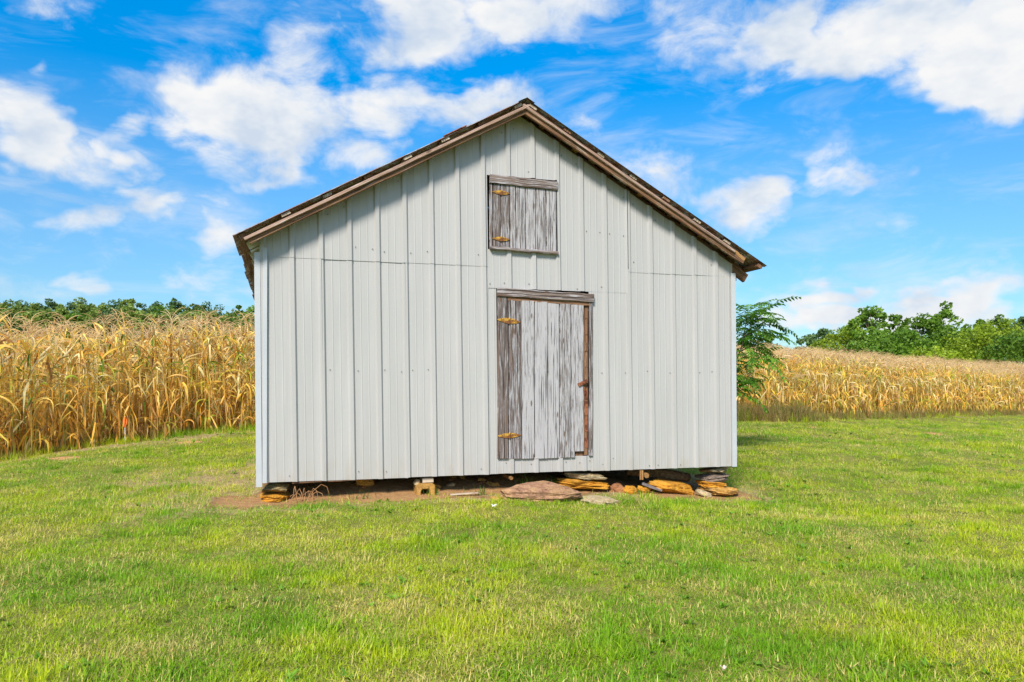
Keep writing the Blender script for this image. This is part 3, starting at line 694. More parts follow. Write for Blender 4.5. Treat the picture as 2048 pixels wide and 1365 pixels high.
stone(4.205, .12, -.020, (.18, .18, .10), 18, 's_red', 'small reddish stone just right of the big bright orange stone', (R(10), R(-12), .3), sub=3)
stone(4.335, .03, -.045, (.165, .16, .125), 19, 's_orange', 'rounded orange stone between reddish stone and grey stick', (0, R(10), .2), sub=3)
stone(4.53, .06, -.055, (.20, .15, .10), 20, 's_orange', 'small orange stone behind the grey stick', (0, R(14), .4), sub=3)
stone(4.93, .18, -.045, (.74, .46, .17), 21, 's_orange', 'largest orange slab sloping under the fallen log', (R(6), R(9), R(4)))
stone(5.345, .00, -.120, (.22, .12, .075), 22, 's_tan', 'pale pinkish brick-shaped stone left of the right corner pier', (0, R(18), R(-14)), cuts=3)
stone(5.62, .20, .150, (.36, .32, .075), 23, 's_tan', 'thin tan stone on top of the right corner pier', (0, R(-3), 0))
stone(5.595, .20, .062, (.42, .36, .125), 24, 's_grey', 'grey layered stone second from top in the right corner pier', (0, R(-5), R(4)))
stone(5.575, .17, -.028, (.38, .36, .085), 25, 's_orange', 'orange stone third from top in the right corner pier', (0, R(3), R(-3)))
stone(5.66, .12, -.112, (.52, .44, .115), 26, 's_block', 'wide orange-tan base stone of the right corner pier', (0, R(4), R(6)))
stone(2.66, .30, .035, (.16, .14, .11), 27, 's_block', 'small tan stone on the soil left of the door step slab', (0, R(15), .4), sub=3)
stone(2.50, .36, .050, (.17, .12, .08), 28, 's_red', 'small brown stone on the soil bank below the door jamb', (0, R(-10), .1), sub=3)
stone(3.03, -.40, .045, (.98, .50, .185), 31, 's_brown', 'large brown-purple stone slab lying before the door as a step', (R(9), R(1), R(-2)), 'step_stone', 'stone', None, cuts=5, flat=.80, rough=.06)
stone(3.69, -.48, -.070, (.44, .42, .09), 32, 's_tan', 'flat tan stone sunk in the grass right of the step slab', (0, R(3), R(12)), 'flat_stone', 'stone', None, cuts=8)
stone(2.50, -.36, -.020, (.16, .2, .07), 33, 's_block', 'small orange stone at the left end of the step slab', (0, 0, .5), 'flat_stone', 'stone', None, sub=3)
rs = random.Random(77)
for k in range(26):                                                    # pebbles on the soil under the barn
    s, d = rs.uniform(.5, 2.6), rs.uniform(.12, 1.2); x, y = to_world(s, d); q = rs.uniform(.03, .085)
    o = obj('pebble', stone_mesh((q * 1.5, q, q * .7), 200 + k, mat=M[rs.choice(['s_red', 's_tan', 's_block'])], sub=2), None, (x, y, gz(x, y) + q * .12)); o.rotation_euler = (rs.uniform(-.3, .3), rs.uniform(-.3, .3), rs.uniform(0, 6))
    tag(o, 'small pebble on the bare soil under the barn floor', 'pebble', 'pebbles under the barn')
# stained concrete block standing on end (a U, open below) with a wood wedge on it
x, y = to_world(1.78, .09); blk = MB()
bm = bmesh.new()
prof = [(-.118, -.05), (-.105, .115), (-.080, .138), (.080, .140), (.106, .118), (.112, -.06), (.055, -.06), (.045, .060), (.030, .075), (-.035, .075), (-.052, .058), (-.062, -.05)]
f0 = [bm.verts.new((px, -.09, pz)) for px, pz in prof]; f1 = [bm.verts.new((px, .10, pz)) for px, pz in prof]
bm.faces.new(f0); bm.faces.new(f1[::-1])
for i in range(len(prof)): bm.faces.new((f0[i], f1[i], f1[(i + 1) % 12], f0[(i + 1) % 12]))
bmesh.ops.recalc_face_normals(bm, faces=bm.faces)
bmesh.ops.bevel(bm, geom=[e for e in bm.edges if abs(e.calc_face_angle(0)) > .9], offset=.010, segments=2, affect='EDGES')
me = bpy.data.meshes.new('concrete_block'); bm.to_mesh(me); bm.free(); me.materials.append(M['s_block'])
o = obj('concrete_block', me, None, (x, y, gz(x, y) + .035)); o.rotation_euler = (0, R(1), PH + .05)
o.location.z = .0
tag(o, 'orange-stained concrete block with an arched opening under the front sill', 'block')
x, y = to_world(1.815, .10); mb = MB(); board(mb, (-.062, 0, .0), (.062, 0, .004), (0, 1, 0), .13, .062, 300, 3, .002); o = mb.build('wood_wedge', M['pale']); o.location = (x, y, .170); o.rotation_euler = (0, 0, PH)
tag(o, 'short weathered wood block on top of the concrete block', 'wood block')
mb = MB(); pts = [(-.45, .02, .075), (-.2, 0, .045), (.05, 0, .01), (.28, 0, -.025), (.44, 0, -.05)]
tube(mb, pts, [.062, .072, .074, .068, .055], 12, None, True, 3); o = mb.build('fallen_log', M['logbark'], None, True)
x, y = to_world(4.92, .40); o.location = (x, y, .085); o.rotation_euler = (0, 0, PH); tag(o, 'dark rough log sloping down under the barn toward the right pier', 'log')
mb = MB(); tube(mb, [(-.12, 0, .06), (0, 0, .015), (.13, -.02, -.035)], [.020, .018, .012], 7, None, True, 5); o = mb.build('stick', M['stile'])
x, y = to_world(4.60, -.02); o.location = (x, y, -.02); o.rotation_euler = (0, 0, PH); tag(o, 'grey stick leaning among the orange stones', 'stick')
mb = MB(); board(mb, (-.16, 0, 0), (.16, 0, .012), (0, 1, 0), .05, .016, 310, 4, .002); o = mb.build('wood_strip', M['pale'])
x, y = to_world(2.20, -.12); o.location = (x, y, gz(x, y) + .02); o.rotation_euler = (0, 0, PH - .05); tag(o, 'thin pale wood strip lying on soil left of the step slab', 'wood strip')
# litter
def scrap(px_x, px_y, size, mat, label, name, cat, seed):
    rng = random.Random(seed); mb = MB(); n = 5; v, f = [], []
    for i in range(n):
        for j in range(n): v.append(((i / 4 - .5) * size * (1 - .3 * abs(j - 2) / 2), (j / 4 - .5) * size, rng.uniform(0, .4) * size + .35 * size * abs(i - 2) / 2))
    for i in range(n - 1):
        for j in range(n - 1): f.append((i * n + j, (i + 1) * n + j, (i + 1) * n + j + 1, i * n + j + 1))
    mb.add(v, f); o = mb.build(name, M[mat]); o.location = (px_x, px_y, gz(px_x, px_y) + .035); tag(o, label, cat)
scrap(-.185, 7.68, .055, 'paper', 'small white paper scrap on the grass before the step slab', 'paper_scrap', 'litter', 3)
scrap(.93, 3.33, .030, 'pinkleaf', 'small faded pinkish leaf on the lawn near the camera', 'fallen_leaf', 'leaf', 5)
# dead weed at the left corner
dw = empty('dead_weed', (*to_world(.42, -.02), 0), PH); dw.location.z = gz(dw.location.x, dw.location.y)
tag(dw, 'dry brown drooping weed stems beside the left corner stones', 'weed')
rd = random.Random(31)
for k in range(13):
    b0 = Vector((rd.uniform(-.12, .12), rd.uniform(-.05, .08), 0)); hgt = rd.uniform(.07, .185); dx = rd.uniform(-.08, .17)
    pts = [b0, b0 + Vector((dx * .3, rd.uniform(-.03, .03), hgt * .6)), b0 + Vector((dx * .8, rd.uniform(-.04, .02), hgt)), b0 + Vector((dx * 1.15, -.03, hgt * .85)), b0 + Vector((dx * 1.3, -.04, hgt * rd.uniform(.35, .6)))]
    mb = MB(); tube(mb, pts, [.0045, .004, .0036, .003, .002], 5, None, True, k); mb.build('stem', M['dead'], dw)

def blade(mb, base, az_, length, width, lean, curl, col, segs=3):
    p = Vector(base); dr = Vector((math.cos(az_), math.sin(az_), 0)); sd = Vector((-math.sin(az_), math.cos(az_), 0)); v, f, c = [], [], []
    ang = lean
    for i in range(segs + 1):
        t = i / segs; w = width * (1 - t ** 1.6) * .5
        if i == segs: v.append(p.copy()); c.append((t, col[0], col[1]))
        else: v += [p - sd * w, p + sd * w]; c += [(t, col[0], col[1])] * 2
        p = p + (dr * math.sin(ang) + Vector((0, 0, 1)) * math.cos(ang)) * (length / segs); ang += curl / segs
    for i in range(segs - 1): f.append((2 * i, 2 * i + 1, 2 * i + 3, 2 * i + 2))
    f.append((2 * segs - 2, 2 * segs - 1, 2 * segs)); mb.add(v, f, None, c)
for k, (s, d, n, hg, lab) in enumerate(((3.02, .16, 34, .24, 'green weed clump under the door behind the step slab'), (3.30, .14, 28, .20, 'green weed clump touching the bright orange stone'),
        (1.06, -.02, 12, .16, 'small weed clump below the orange-brown block'), (1.80, .02, 14, .15, 'weed clump growing in the opening of the concrete block'),
        (2.38, -.10, 26, .15, 'bright green grass clump at the edge of the soil left of the step'), (4.44, -.07, 14, .12, 'pale weed clump between the small orange stones'),
        (3.50, -.20, 16, .11, 'small weed clump at the right end of the step slab'))):
    rg = random.Random(400 + k); mb = MB()
    for q in range(n):
        blade(mb, (rg.gauss(0, .07), rg.gauss(0, .035), -.01), rg.uniform(0, 6.28), hg * rg.uniform(.6, 1.15), rg.uniform(.006, .011), rg.uniform(.0, .5), rg.uniform(.3, 1.6), (rg.random(), 0), 4)
    for i, cc in enumerate(mb.col): mb.col[i] = (cc[1], 0, 0)
    o = mb.build('weed_clump', M['weed']); x, y = to_world(s, d); o.location = (x, y, gz(x, y)); o.rotation_euler = (0, 0, PH); tag(o, lab, 'weeds')
# survey stake with ribbon at the edge of the left corn
sx, sy = -7.30, 14.28; g0 = gz(sx, sy)
stk = empty('marker_stake', (sx, sy, g0)); tag(stk, 'thin white stake with an orange ribbon at the edge of the left corn', 'stake')
mb = MB(); board(mb, (0, 0, -.05), (-.01, 0, .50), (1, 0, 0), .026, .018, 330, 5, .001); mb.build('post', M['stake'], stk)
mb = MB(); v, f = [], []
for i in range(7):
    t = i / 6; v += [(-.02 - .02 * math.sin(t * 3), -.02 - .01 * t, .50 - .2 * t), (.028 + .012 * math.sin(t * 5), -.022 + .008 * math.sin(t * 4), .48 - .2 * t)]
    if i: f.append((2 * i - 2, 2 * i - 1, 2 * i + 1, 2 * i))
mb.add(v, f); mb.build('ribbon', M['ribbon'], stk)

# ------------------------------------------------------------------ scattering for what nobody could count
def scatter(name, pts, rots, scales, picks, meshes, label, cat):
    src = bpy.data.collections.new(name + '_kinds')
    for i, me in enumerate(meshes):
        o = bpy.data.objects.new('%s_kind_%02d' % (name, i), me); src.objects.link(o)
    me = bpy.data.meshes.new(name); me.from_pydata(np.asarray(pts).tolist(), [], [])
    a = me.attributes.new('rot', 'FLOAT_VECTOR', 'POINT'); a.data.foreach_set('vector', np.asarray(rots, np.float32).ravel())
    a = me.attributes.new('scl', 'FLOAT_VECTOR', 'POINT'); a.data.foreach_set('vector', np.asarray(scales, np.float32).ravel())
    a = me.attributes.new('pick', 'INT', 'POINT'); a.data.foreach_set('value', np.asarray(picks, np.int32))
    o = obj(name, me); tag(o, label, cat, None, 'stuff')
    ng = bpy.data.node_groups.new(name + '_nodes', 'GeometryNodeTree')
    ng.interface.new_socket('Geometry', in_out='INPUT', socket_type='NodeSocketGeometry')
    ng.interface.new_socket('Geometry', in_out='OUTPUT', socket_type='NodeSocketGeometry')
    t = NT(ng); gi = t.n('NodeGroupInput'); go = t.n('NodeGroupOutput')
    ci = t.n('GeometryNodeCollectionInfo', transform_space='ORIGINAL'); ci.inputs[0].default_value = src
    ci.inputs['Separate Children'].default_value = True; ci.inputs['Reset Children'].default_value = True
    def attr(nm, ty): 
        n = t.n('GeometryNodeInputNamedAttribute', data_type=ty); n.inputs[0].default_value = nm; return n.outputs[0]
    ip = t.n('GeometryNodeInstanceOnPoints'); ip.inputs['Pick Instance'].default_value = True
    t.link(gi.outputs[0], ip.inputs['Points']); t.link(ci.outputs[0], ip.inputs['Instance'])
    t.link(attr('pick', 'INT'), ip.inputs['Instance Index'])
    er = t.n('FunctionNodeEulerToRotation'); t.link(attr('rot', 'FLOAT_VECTOR'), er.inputs[0]); t.link(er.outputs[0], ip.inputs['Rotation'])
    t.link(attr('scl', 'FLOAT_VECTOR'), ip.inputs['Scale']); t.link(ip.outputs[0], go.inputs[0])
    md = o.modifiers.new('scatter', 'NODES'); md.node_group = ng
    return o

# ---- lawn
def tuft(seed, n, rad, hmin, hmax, w, lean, dry, mat='grass'):
    rg = random.Random(seed); mb = MB()
    for k in range(n):
        r_ = rad * math.sqrt(rg.random()); a_ = rg.uniform(0, 6.283)
        blade(mb, (r_ * math.cos(a_), r_ * math.sin(a_), -.008), rg.uniform(0, 6.283), rg.uniform(hmin, hmax), w * rg.uniform(.7, 1.3),
              rg.uniform(.05, lean), rg.uniform(-.6, 2.2), (rg.random(), dry if rg.random() < (.12 if dry <= 1.2 else .55) else 0), 3)
    return mb.mesh('grass_tuft', M[mat])
LAWN = [tuft(500 + i, 42, .082, .014, .040, .0034, 1.45, 1.0) for i in range(7)] + [tuft(520 + i, 24, .06, .035, .072, .0046, .95, .0) for i in range(3)] \
     + [tuft(530 + i, 24, .09, .02, .06, .0038, 1.5, 1.2) for i in range(3)]
def rosette(seed):
    rg = random.Random(seed); mb = MB()
    for k in range(rg.randint(7, 11)):
        blade(mb, (0, 0, .004), rg.uniform(0, 6.283), rg.uniform(.025, .055), rg.uniform(.009, .017), rg.uniform(.7, 1.2), rg.uniform(.2, .9), (rg.random(), 0), 4)
    for i, cc in enumerate(mb.col): mb.col[i] = (cc[1], 0, 0)
    return mb.mesh('broadleaf_weed', M['broadleaf'])
LAWN += [rosette(540 + i) for i in range(3)]
rng = np.random.default_rng(8)
PX, PY = [], []
for (y0, y1, dens) in ((2.3, 4.2, 620), (4.2, 6.2, 430), (6.2, 9, 270), (9, 13, 150), (13, 18, 85), (18, 26, 48), (26, 40, 22)):
    ym = y1; w = ym * .76 + .6; n = int((y1 - y0) * 2 * w * dens)
    PX.append(rng.uniform(-w, w, n)); PY.append(rng.uniform(y0, y1, n))
PX, PY = np.concatenate(PX), np.concatenate(PY)
so, st_, cl = masks(PX, PY); s_, d_ = to_local(PX, PY)
p_keep = (1 - sstep(so, .25, .7) * .90) * (1 - .35 * st_)
inside = (s_ > -.02) & (s_ < BW + .02) & (d_ > .02) & (d_ < BD)
keep = (rng.random(len(PX)) < p_keep) & ~inside & (PY < corn_edge(PX) + .4)
PX, PY, st_, so = PX[keep], PY[keep], st_[keep], so[keep]
PZ = terrain(PX, PY); n = len(PX)
clump = fbm2(PX, PY, .9, 41, 3); tallp = fbm2(PX, PY, 2.2, 57, 3)
sc = (.75 + .55 * rng.random(n)) * (1 + .10 * np.clip(PY - 5, 0, 12) * .55) * (.72 + .6 * clump)
pick = rng.integers(0, 7, n); r = rng.random(n)
pick = np.where((tallp > .60) & (r < .45), 7 + rng.integers(0, 3, n), pick)
pick = np.where(((st_ > .4) & (r > .4)) | (r > .90) | ((so > .5) & (r > .2)), 10 + rng.integers(0, 3, n), pick)
pick = np.where((fbm2(PX, PY, 1.3, 83, 3) > .54) & (rng.random(n) < .035), 13 + rng.integers(0, 3, n), pick)
rot = np.stack([rng.normal(0, .12, n), rng.normal(0, .12, n), rng.uniform(0, 6.283, n)], -1)
scl = np.stack([sc * 1.08, sc * 1.08, sc * (.85 + .3 * rng.random(n))], -1)
scatter('lawn_grass', np.stack([PX, PY, PZ], -1), rot, scl, pick, LAWN, 'short mown green and straw coloured grass of the lawn', 'grass')
print('lawn tufts', n)

# ---- taller weeds and dry grass along the foot of the corn and beside the barn
TALL = [tuft(600 + i, 34, .13, .18, .52, .007, .6, 1.4, 'rank') for i in range(4)] + [tuft(610 + i, 26, .09, .14, .34, .009, .8, .0) for i in range(3)]
n = 2600; X = np.concatenate([rng.uniform(-12, -3.5, 420), rng.uniform(3.6, 9.5, 1300), rng.uniform(9.5, 30, 880)])
Y = corn_edge(X) + np.where(X > 0, rng.normal(-.15, .45, n), rng.normal(.15, .3, n))
pick = np.where(X < 0, 4 + rng.integers(0, 3, n), np.where(rng.random(n) < .68, rng.integers(0, 4, n), 4 + rng.integers(0, 3, n)))
sc = (.6 + .7 * rng.random(n)) * np.where((X > 3.6) & (X < 10), 1.25, .8) * np.where(X < 0, .75, 1)
# rank growth hugging the right wall and back of the barn
m2 = 160; s2 = BW + rng.uniform(.05, .55, m2); d2 = rng.uniform(4.0, 7.5, m2); xx, yy = to_world(s2, d2)
X, Y = np.concatenate([X, xx]), np.concatenate([Y, yy]); sc = np.concatenate([sc, .7 + .5 * rng.random(m2)]); pick = np.concatenate([pick, rng.integers(0, 7, m2)])
n = len(X)
scatter('tall_grass', np.stack([X, Y, terrain(X, Y)], -1), np.stack([rng.normal(0, .1, n), rng.normal(0, .1, n), rng.uniform(0, 6.28, n)], -1),
        np.stack([sc] * 3, -1), pick, TALL, 'tall rank grass and weeds along the foot of the corn', 'grass')

# ------------------------------------------------------------------ corn
PAL = dict(straw=(.90, .61, .17), pale=(.90, .74, .38), orange=(.88, .50, .085), yellow=(.80, .63, .09), lime=(.50, .54, .06), green=(.16, .27, .03), brown=(.48, .27, .09))
WL = [('straw', .38), ('pale', .18), ('orange', .22), ('yellow', .06), ('lime', .05), ('green', .05), ('brown', .06)]
WR = [('straw', .33), ('pale', .24), ('orange', .11), ('yellow', .14), ('lime', .09), ('green', .06), ('brown', .03)]
def pick_col(rg, W, h):
    r_ = rg.random(); acc_ = 0
    for k, w in W:
        acc_ += w
        if r_ <= acc_: break
    c = PAL[k]; j = rg.uniform(.88, 1.12); return tuple(min(.90, x * j) for x in c)
def corn_leaf(rg, z0, az_, L, w, elev, droop, col, top=0):
    mb = MB(); segs = 9; p = Vector((0, 0, z0)); v, f, bl, c = [], [], [], []; el_ = elev; a_ = az_; tw = rg.uniform(-.5, .5); twr = rg.uniform(-4.0, 4.0)
    kink = rg.randint(2, 6) if rg.random() < .55 else 99; tip = tuple(x * rg.uniform(.75, 1.1) for x in col)
    for i in range(segs + 1):
        t = i / segs; dr = Vector((math.cos(a_) * math.cos(el_), math.sin(a_) * math.cos(el_), math.sin(el_)))
        sd = Vector((-math.sin(a_), math.cos(a_), 0)); up_ = sd.cross(dr) * -1
        q = tw + twr * t; sd2 = sd * math.cos(q) + up_ * math.sin(q); up2 = up_ * math.cos(q) - sd * math.sin(q)
        ww = w * .5 * (.55 + 1.1 * t if t < .3 else (1 - ((t - .3) / .7) ** 1.7) * .9 + .02); cur = .45 + .3 * rg.random()
        v += [p - sd2 * ww + up2 * ww * cur, p.copy(), p + sd2 * ww + up2 * ww * cur]
        bl += [(t * L, -ww, az_), (t * L, 0, az_), (t * L, ww, az_)]; cc = tuple(col[k] * (1 - t) + tip[k] * t for k in range(3)); c += [cc] * 3
        if i: o = (i - 1) * 3; f += [(o, o + 1, o + 4, o + 3), (o + 1, o + 2, o + 5, o + 4)]
        p = p + dr * (L / segs); el_ -= droop / segs * (.4 + 1.5 * t); a_ += rg.uniform(-.3, .3)
        if i == kink: el_ -= rg.uniform(.6, 2.0); a_ += rg.uniform(-.8, .8)
        el_ = max(el_, -1.5)
    mb.add(v, f, bl, c); return mb
def corn_parts(seed, W):
    rg = random.Random(seed); H = rg.uniform(1.84, 2.12); bend = (rg.uniform(-.10, .10), rg.uniform(-.10, .10))
    sx = lambda z: Vector((bend[0] * (z / H) ** 2, bend[1] * (z / H) ** 2, 0))
    sc_ = rg.choice([(.68, .46, .15), (.60, .44, .13), (.54, .34, .10), (.56, .50, .12)])
    stalk = MB(); zs = [-.04, .3, .7, 1.1, 1.5, H]; tube(stalk, [sx(max(0, z)) + Vector((0, 0, z)) for z in zs], [.013, .0125, .011, .009, .007, .004], 6, sc_, True, seed)
    for z in np.arange(.12, H - .2, .19): tube(stalk, [sx(z) + Vector((0, 0, z - .006)), sx(z) + Vector((0, 0, z + .006))], .0145 - .004 * z / H, 6, tuple(x * .8 for x in sc_), True)
    leaves = []; a_ = rg.uniform(0, 6.28); nl = rg.randint(19, 23)
    for k in range(nl):
        h = k / (nl - 1); z = .16 + (H - .26) * h; a_ += math.pi + rg.uniform(-.5, .5); col = pick_col(rg, W, h)
        if h < .35 and rg.random() < .4: col = PAL['orange'] if rg.random() < .6 else PAL['brown']
        L = rg.uniform(.45, .66) if h < .3 else rg.uniform(.48, .80) * (1.0 if h < .85 else .7)
        mode = rg.random(); ev, dp = (rg.uniform(-1.45, -.6), rg.uniform(0, .8)) if mode < (.55 if h < .7 else .25) else ((rg.uniform(.9, 1.45), rg.uniform(.3, 1.6)) if mode < .70 else (rg.uniform(.2, 1.3), rg.uniform(1.5, 5.5)))
        lf = corn_leaf(rg, 0, a_, L, rg.uniform(.028, .052), ev, dp, col)
        off = sx(z) + Vector((0, 0, z)); lf.v = [tuple(Vector(p) + off) for p in lf.v]; leaves.append(lf)
    tas = MB(); top = sx(H) + Vector((0, 0, H)); tc_ = rg.choice([(.78, .59, .32), (.84, .68, .42), (.72, .53, .28)])
    for k in range(rg.randint(5, 8)):
        az2 = rg.uniform(0, 6.28); L = rg.uniform(.28, .44); e_ = rg.uniform(.95, 1.45) if k else 1.5; pts = [top + Vector((0, 0, .02 * k))]
        for i in range(5):
            pts.append(pts[-1] + Vector((math.cos(az2) * math.cos(e_), math.sin(az2) * math.cos(e_), math.sin(e_))) * (L / 5)); e_ -= rg.uniform(.15, .62)
        tube(tas, pts, [.003, .0042, .0042, .004, .0035, .002], 4, tc_, False)
    ear = MB(); z = rg.uniform(.75, .98); az2 = rg.uniform(0, 6.28); e_ = rg.uniform(-1.35, -.7); b0 = sx(z) + Vector((0, 0, z)); dr = Vector((math.cos(az2) * math.cos(e_), math.sin(az2) * math.cos(e_), math.sin(e_)))
    tube(ear, [b0 + dr * x for x in (0, .04, .09, .15, .20, .235)], [.006, .017, .022, .021, .014, .004], 7, rg.choice([PAL['straw'], PAL['orange'], PAL['brown']]))
    return stalk, leaves, tas, ear
def merge(mbs):
    o = MB()
    for m_ in mbs: o.add(m_.v, m_.f, m_.bl, m_.col)
    return o
KINDS = {}
for side, W in ((-1, WL), (1, WR)):
    for k in range(8):
        st, lv, ta, ea = corn_parts(900 + k + side * 50, W)
        KINDS[side, k] = dict(stalk=st.mesh('stalk', M['corn'], True), leaf=[l.mesh('leaf', M['corn'], True) for l in lv], leaves=merge(lv).mesh('leaves', M['corn'], True),
                              tassel=ta.mesh('tassel', M['corn']), ear=ea.mesh('ear', M['corn'], True), all=merge([st] + lv + [ta, ea]).mesh('corn_plant', M['corn'], True))
g = .28; gx, gy = np.meshgrid(np.arange(-26, 62, g), np.arange(8, 70, g)); gx, gy = gx.ravel(), gy.ravel()
gx = gx + rng.uniform(-.12, .12, len(gx)); gy = gy + rng.uniform(-.16, .16, len(gx))
dep = gy - corn_edge(gx); ratio = gx / gy
p_ = np.where(dep < 2.2, 1, np.where(dep < 8, .42, .22)); lim = np.where(gx < 1, 17, 48)
vis = (np.abs(ratio) < .86) & ((np.abs(ratio + .02) > .24) | (dep < 3))
s_, d_ = to_local(gx, gy)
ok = (dep > 0) & (dep < lim) & vis & (rng.random(len(gx)) < p_) & ~((s_ > -.6) & (s_ < BW + .6) & (d_ < BD + .8)) & ~((gx > 3.3) & (gx < 4.6) & (gy < 16))
gx, gy, dep, ratio = gx[ok], gy[ok], dep[ok], ratio[ok]; gzv = terrain(gx, gy)
kind = rng.integers(0, 8, len(gx)); az_ = rng.uniform(0, 6.283, len(gx)); sc = rng.uniform(.90, 1.10, len(gx)); tx, ty = rng.normal(0, .05, len(gx)), rng.normal(0, .05, len(gx))
single = np.zeros(len(gx), bool)
cl_ = np.where((ratio > -.685) & (ratio < -.335))[0]; cl_ = cl_[np.argsort(dep[cl_])][:120]; single[cl_] = True
cr_ = np.where((ratio < .685) & (ratio > .292))[0]; cr_ = cr_[np.argsort(dep[cr_] + .012 * gy[cr_])][:178]; single[cr_] = True
def corn_plant(i, full):
    side = -1 if gx[i] < 1 else 1; K = KINDS[side, int(kind[i])]
    e = empty('corn_plant', (gx[i], gy[i], gzv[i])); e.rotation_euler = (tx[i], ty[i], az_[i]); e.scale = (sc[i],) * 3
    if side < 0: tag(e, 'dry tan corn plant in the front rows left of the barn', 'corn plant', 'corn plants in the front rows left of the barn')
    else: tag(e, 'dry yellowish corn plant in the front rows right of the barn', 'corn plant', 'corn plants in the front rows right of the barn')
    obj('stalk', K['stalk'], e); obj('tassel', K['tassel'], e); obj('ear', K['ear'], e)
    if full:
        for l in K['leaf']: obj('leaf', l, e)
    else: obj('leaves', K['leaves'], e)
for q, i in enumerate(cl_): corn_plant(i, q < 70)
for i in cr_: corn_plant(i, False)
rest = ~single; n = int(rest.sum())
scatter('corn_field', np.stack([gx, gy, gzv], -1)[rest], np.stack([tx, ty, az_], -1)[rest], np.stack([sc] * 3, -1)[rest],
        (kind + np.where(gx < 1, 0, 8))[rest], [KINDS[-1, k]['all'] for k in range(8)] + [KINDS[1, k]['all'] for k in range(8)], 'ripe dry corn filling the field behind its front rows', 'corn')
print('corn', len(gx), 'single', int(single.sum()))

# ------------------------------------------------------------------ sapling with compound leaves at the right wall
def compound_leaf(seed, L=.78):
    rg = random.Random(seed); mb = MB(); n = 11; pts = [Vector((0, 0, 0))]; e_ = rg.uniform(.25, .5)
    for i in range(n): pts.append(pts[-1] + Vector((math.cos(e_), rg.uniform(-.06, .06), math.sin(e_))) * (L / n)); e_ -= rg.uniform(.05, .15)
    tube(mb, pts, [.004] * n + [.002], 4, (.5, 0, 0))
    for i in range(2, n + 1):
        for sg in (-1, 1):
            l = .165 * (1 - abs(i - 6) / 14) * rg.uniform(.85, 1.15); w = l * .36; b = pts[i]
            ax = (pts[i] - pts[i - 1]).normalized(); dr = (Vector((0, sg, 0)) + ax * .55 + Vector((0, 0, rg.uniform(-.75, -.2)))).normalized(); wd = dr.cross(Vector((0, 0, 1))).normalized()
            c = rg.random(); fold = Vector((0, 0, .012))
            v = [b, b + dr * l * .35 + wd * w * .5 + fold, b + dr * l * .72 + wd * w * .36 + fold, b + dr * l, b + dr * l * .72 - wd * w * .36 + fold, b + dr * l * .35 - wd * w * .5 + fold, b + dr * l * .4]
            mb.add(v, [(0, 1, 6), (1, 2, 6), (2, 3, 6), (3, 4, 6), (4, 5, 6), (5, 0, 6)], None, [(c, 0, 0)] * 7)
    return mb.mesh('compound_leaf', M['sumac'])
CL = [compound_leaf(700 + i, .66 + .06 * i) for i in range(5)]
tx0, ty0 = 3.98, 15.0; tz0 = gz(tx0, ty0)
sap = empty('sapling', (tx0, ty0, tz0)); tag(sap, 'young green tree with long feathery leaves at the right wall of the barn', 'tree')
trunk = [Vector(p) for p in ((0, 0, -.05), (.12, 0, .7), (.34, 0, 1.4), (.60, .02, 2.1), (.70, 0, 2.78))]
mb = MB(); tube(mb, trunk, [.030, .025, .020, .013, .007], 7); mb.build('trunk', M['bark'], sap)
rg = random.Random(55)
def put_leaf(p, az_, pitch, sc_=1.0):
    o = obj('leaf', CL[rg.randrange(5)], sap, p); o.rotation_euler = (rg.uniform(-.4, .4), -pitch, az_); o.scale = (sc_,) * 3
for k in range(9): put_leaf(trunk[4] + Vector((0, 0, -.05 * k)), 2.4 * k + .3, rg.uniform(.2, .75), .78)
for k in range(20):
    t = k / 19; p = trunk[3].lerp(trunk[4], t * .9); put_leaf(p, 2.4 * k + 1.0, rg.uniform(-.1, .5), .8)
for (z, az_, L) in ((1.0, -1.0, .5), (1.05, .9, .5), (1.25, -.2, .6), (1.45, 2.2, .6), (1.5, -.8, .7), (1.75, .4, .65), (1.0, 3.4, .5), (1.95, -.3, .6), (1.3, 1.6, .6), (2.25, .1, .5), (2.5, -.2, .4)):
    b = Vector((float(np.interp(z, [p.z for p in trunk], [p.x for p in trunk])), 0, z)); e = b + Vector((math.cos(az_) * L * .8, math.sin(az_) * L * .8, L * .45))
    mb = MB(); tube(mb, [b, b.lerp(e, .5) + Vector((0, 0, -.04)), e], [.012, .009, .005], 5); mb.build('branch', M['bark'], sap)
    for k in range(15): put_leaf(b.lerp(e, .2 + .8 * k / 14), az_ + (2.4 * k if k < 14 else 0), rg.uniform(-.5, .5), rg.uniform(.5, 1.0))

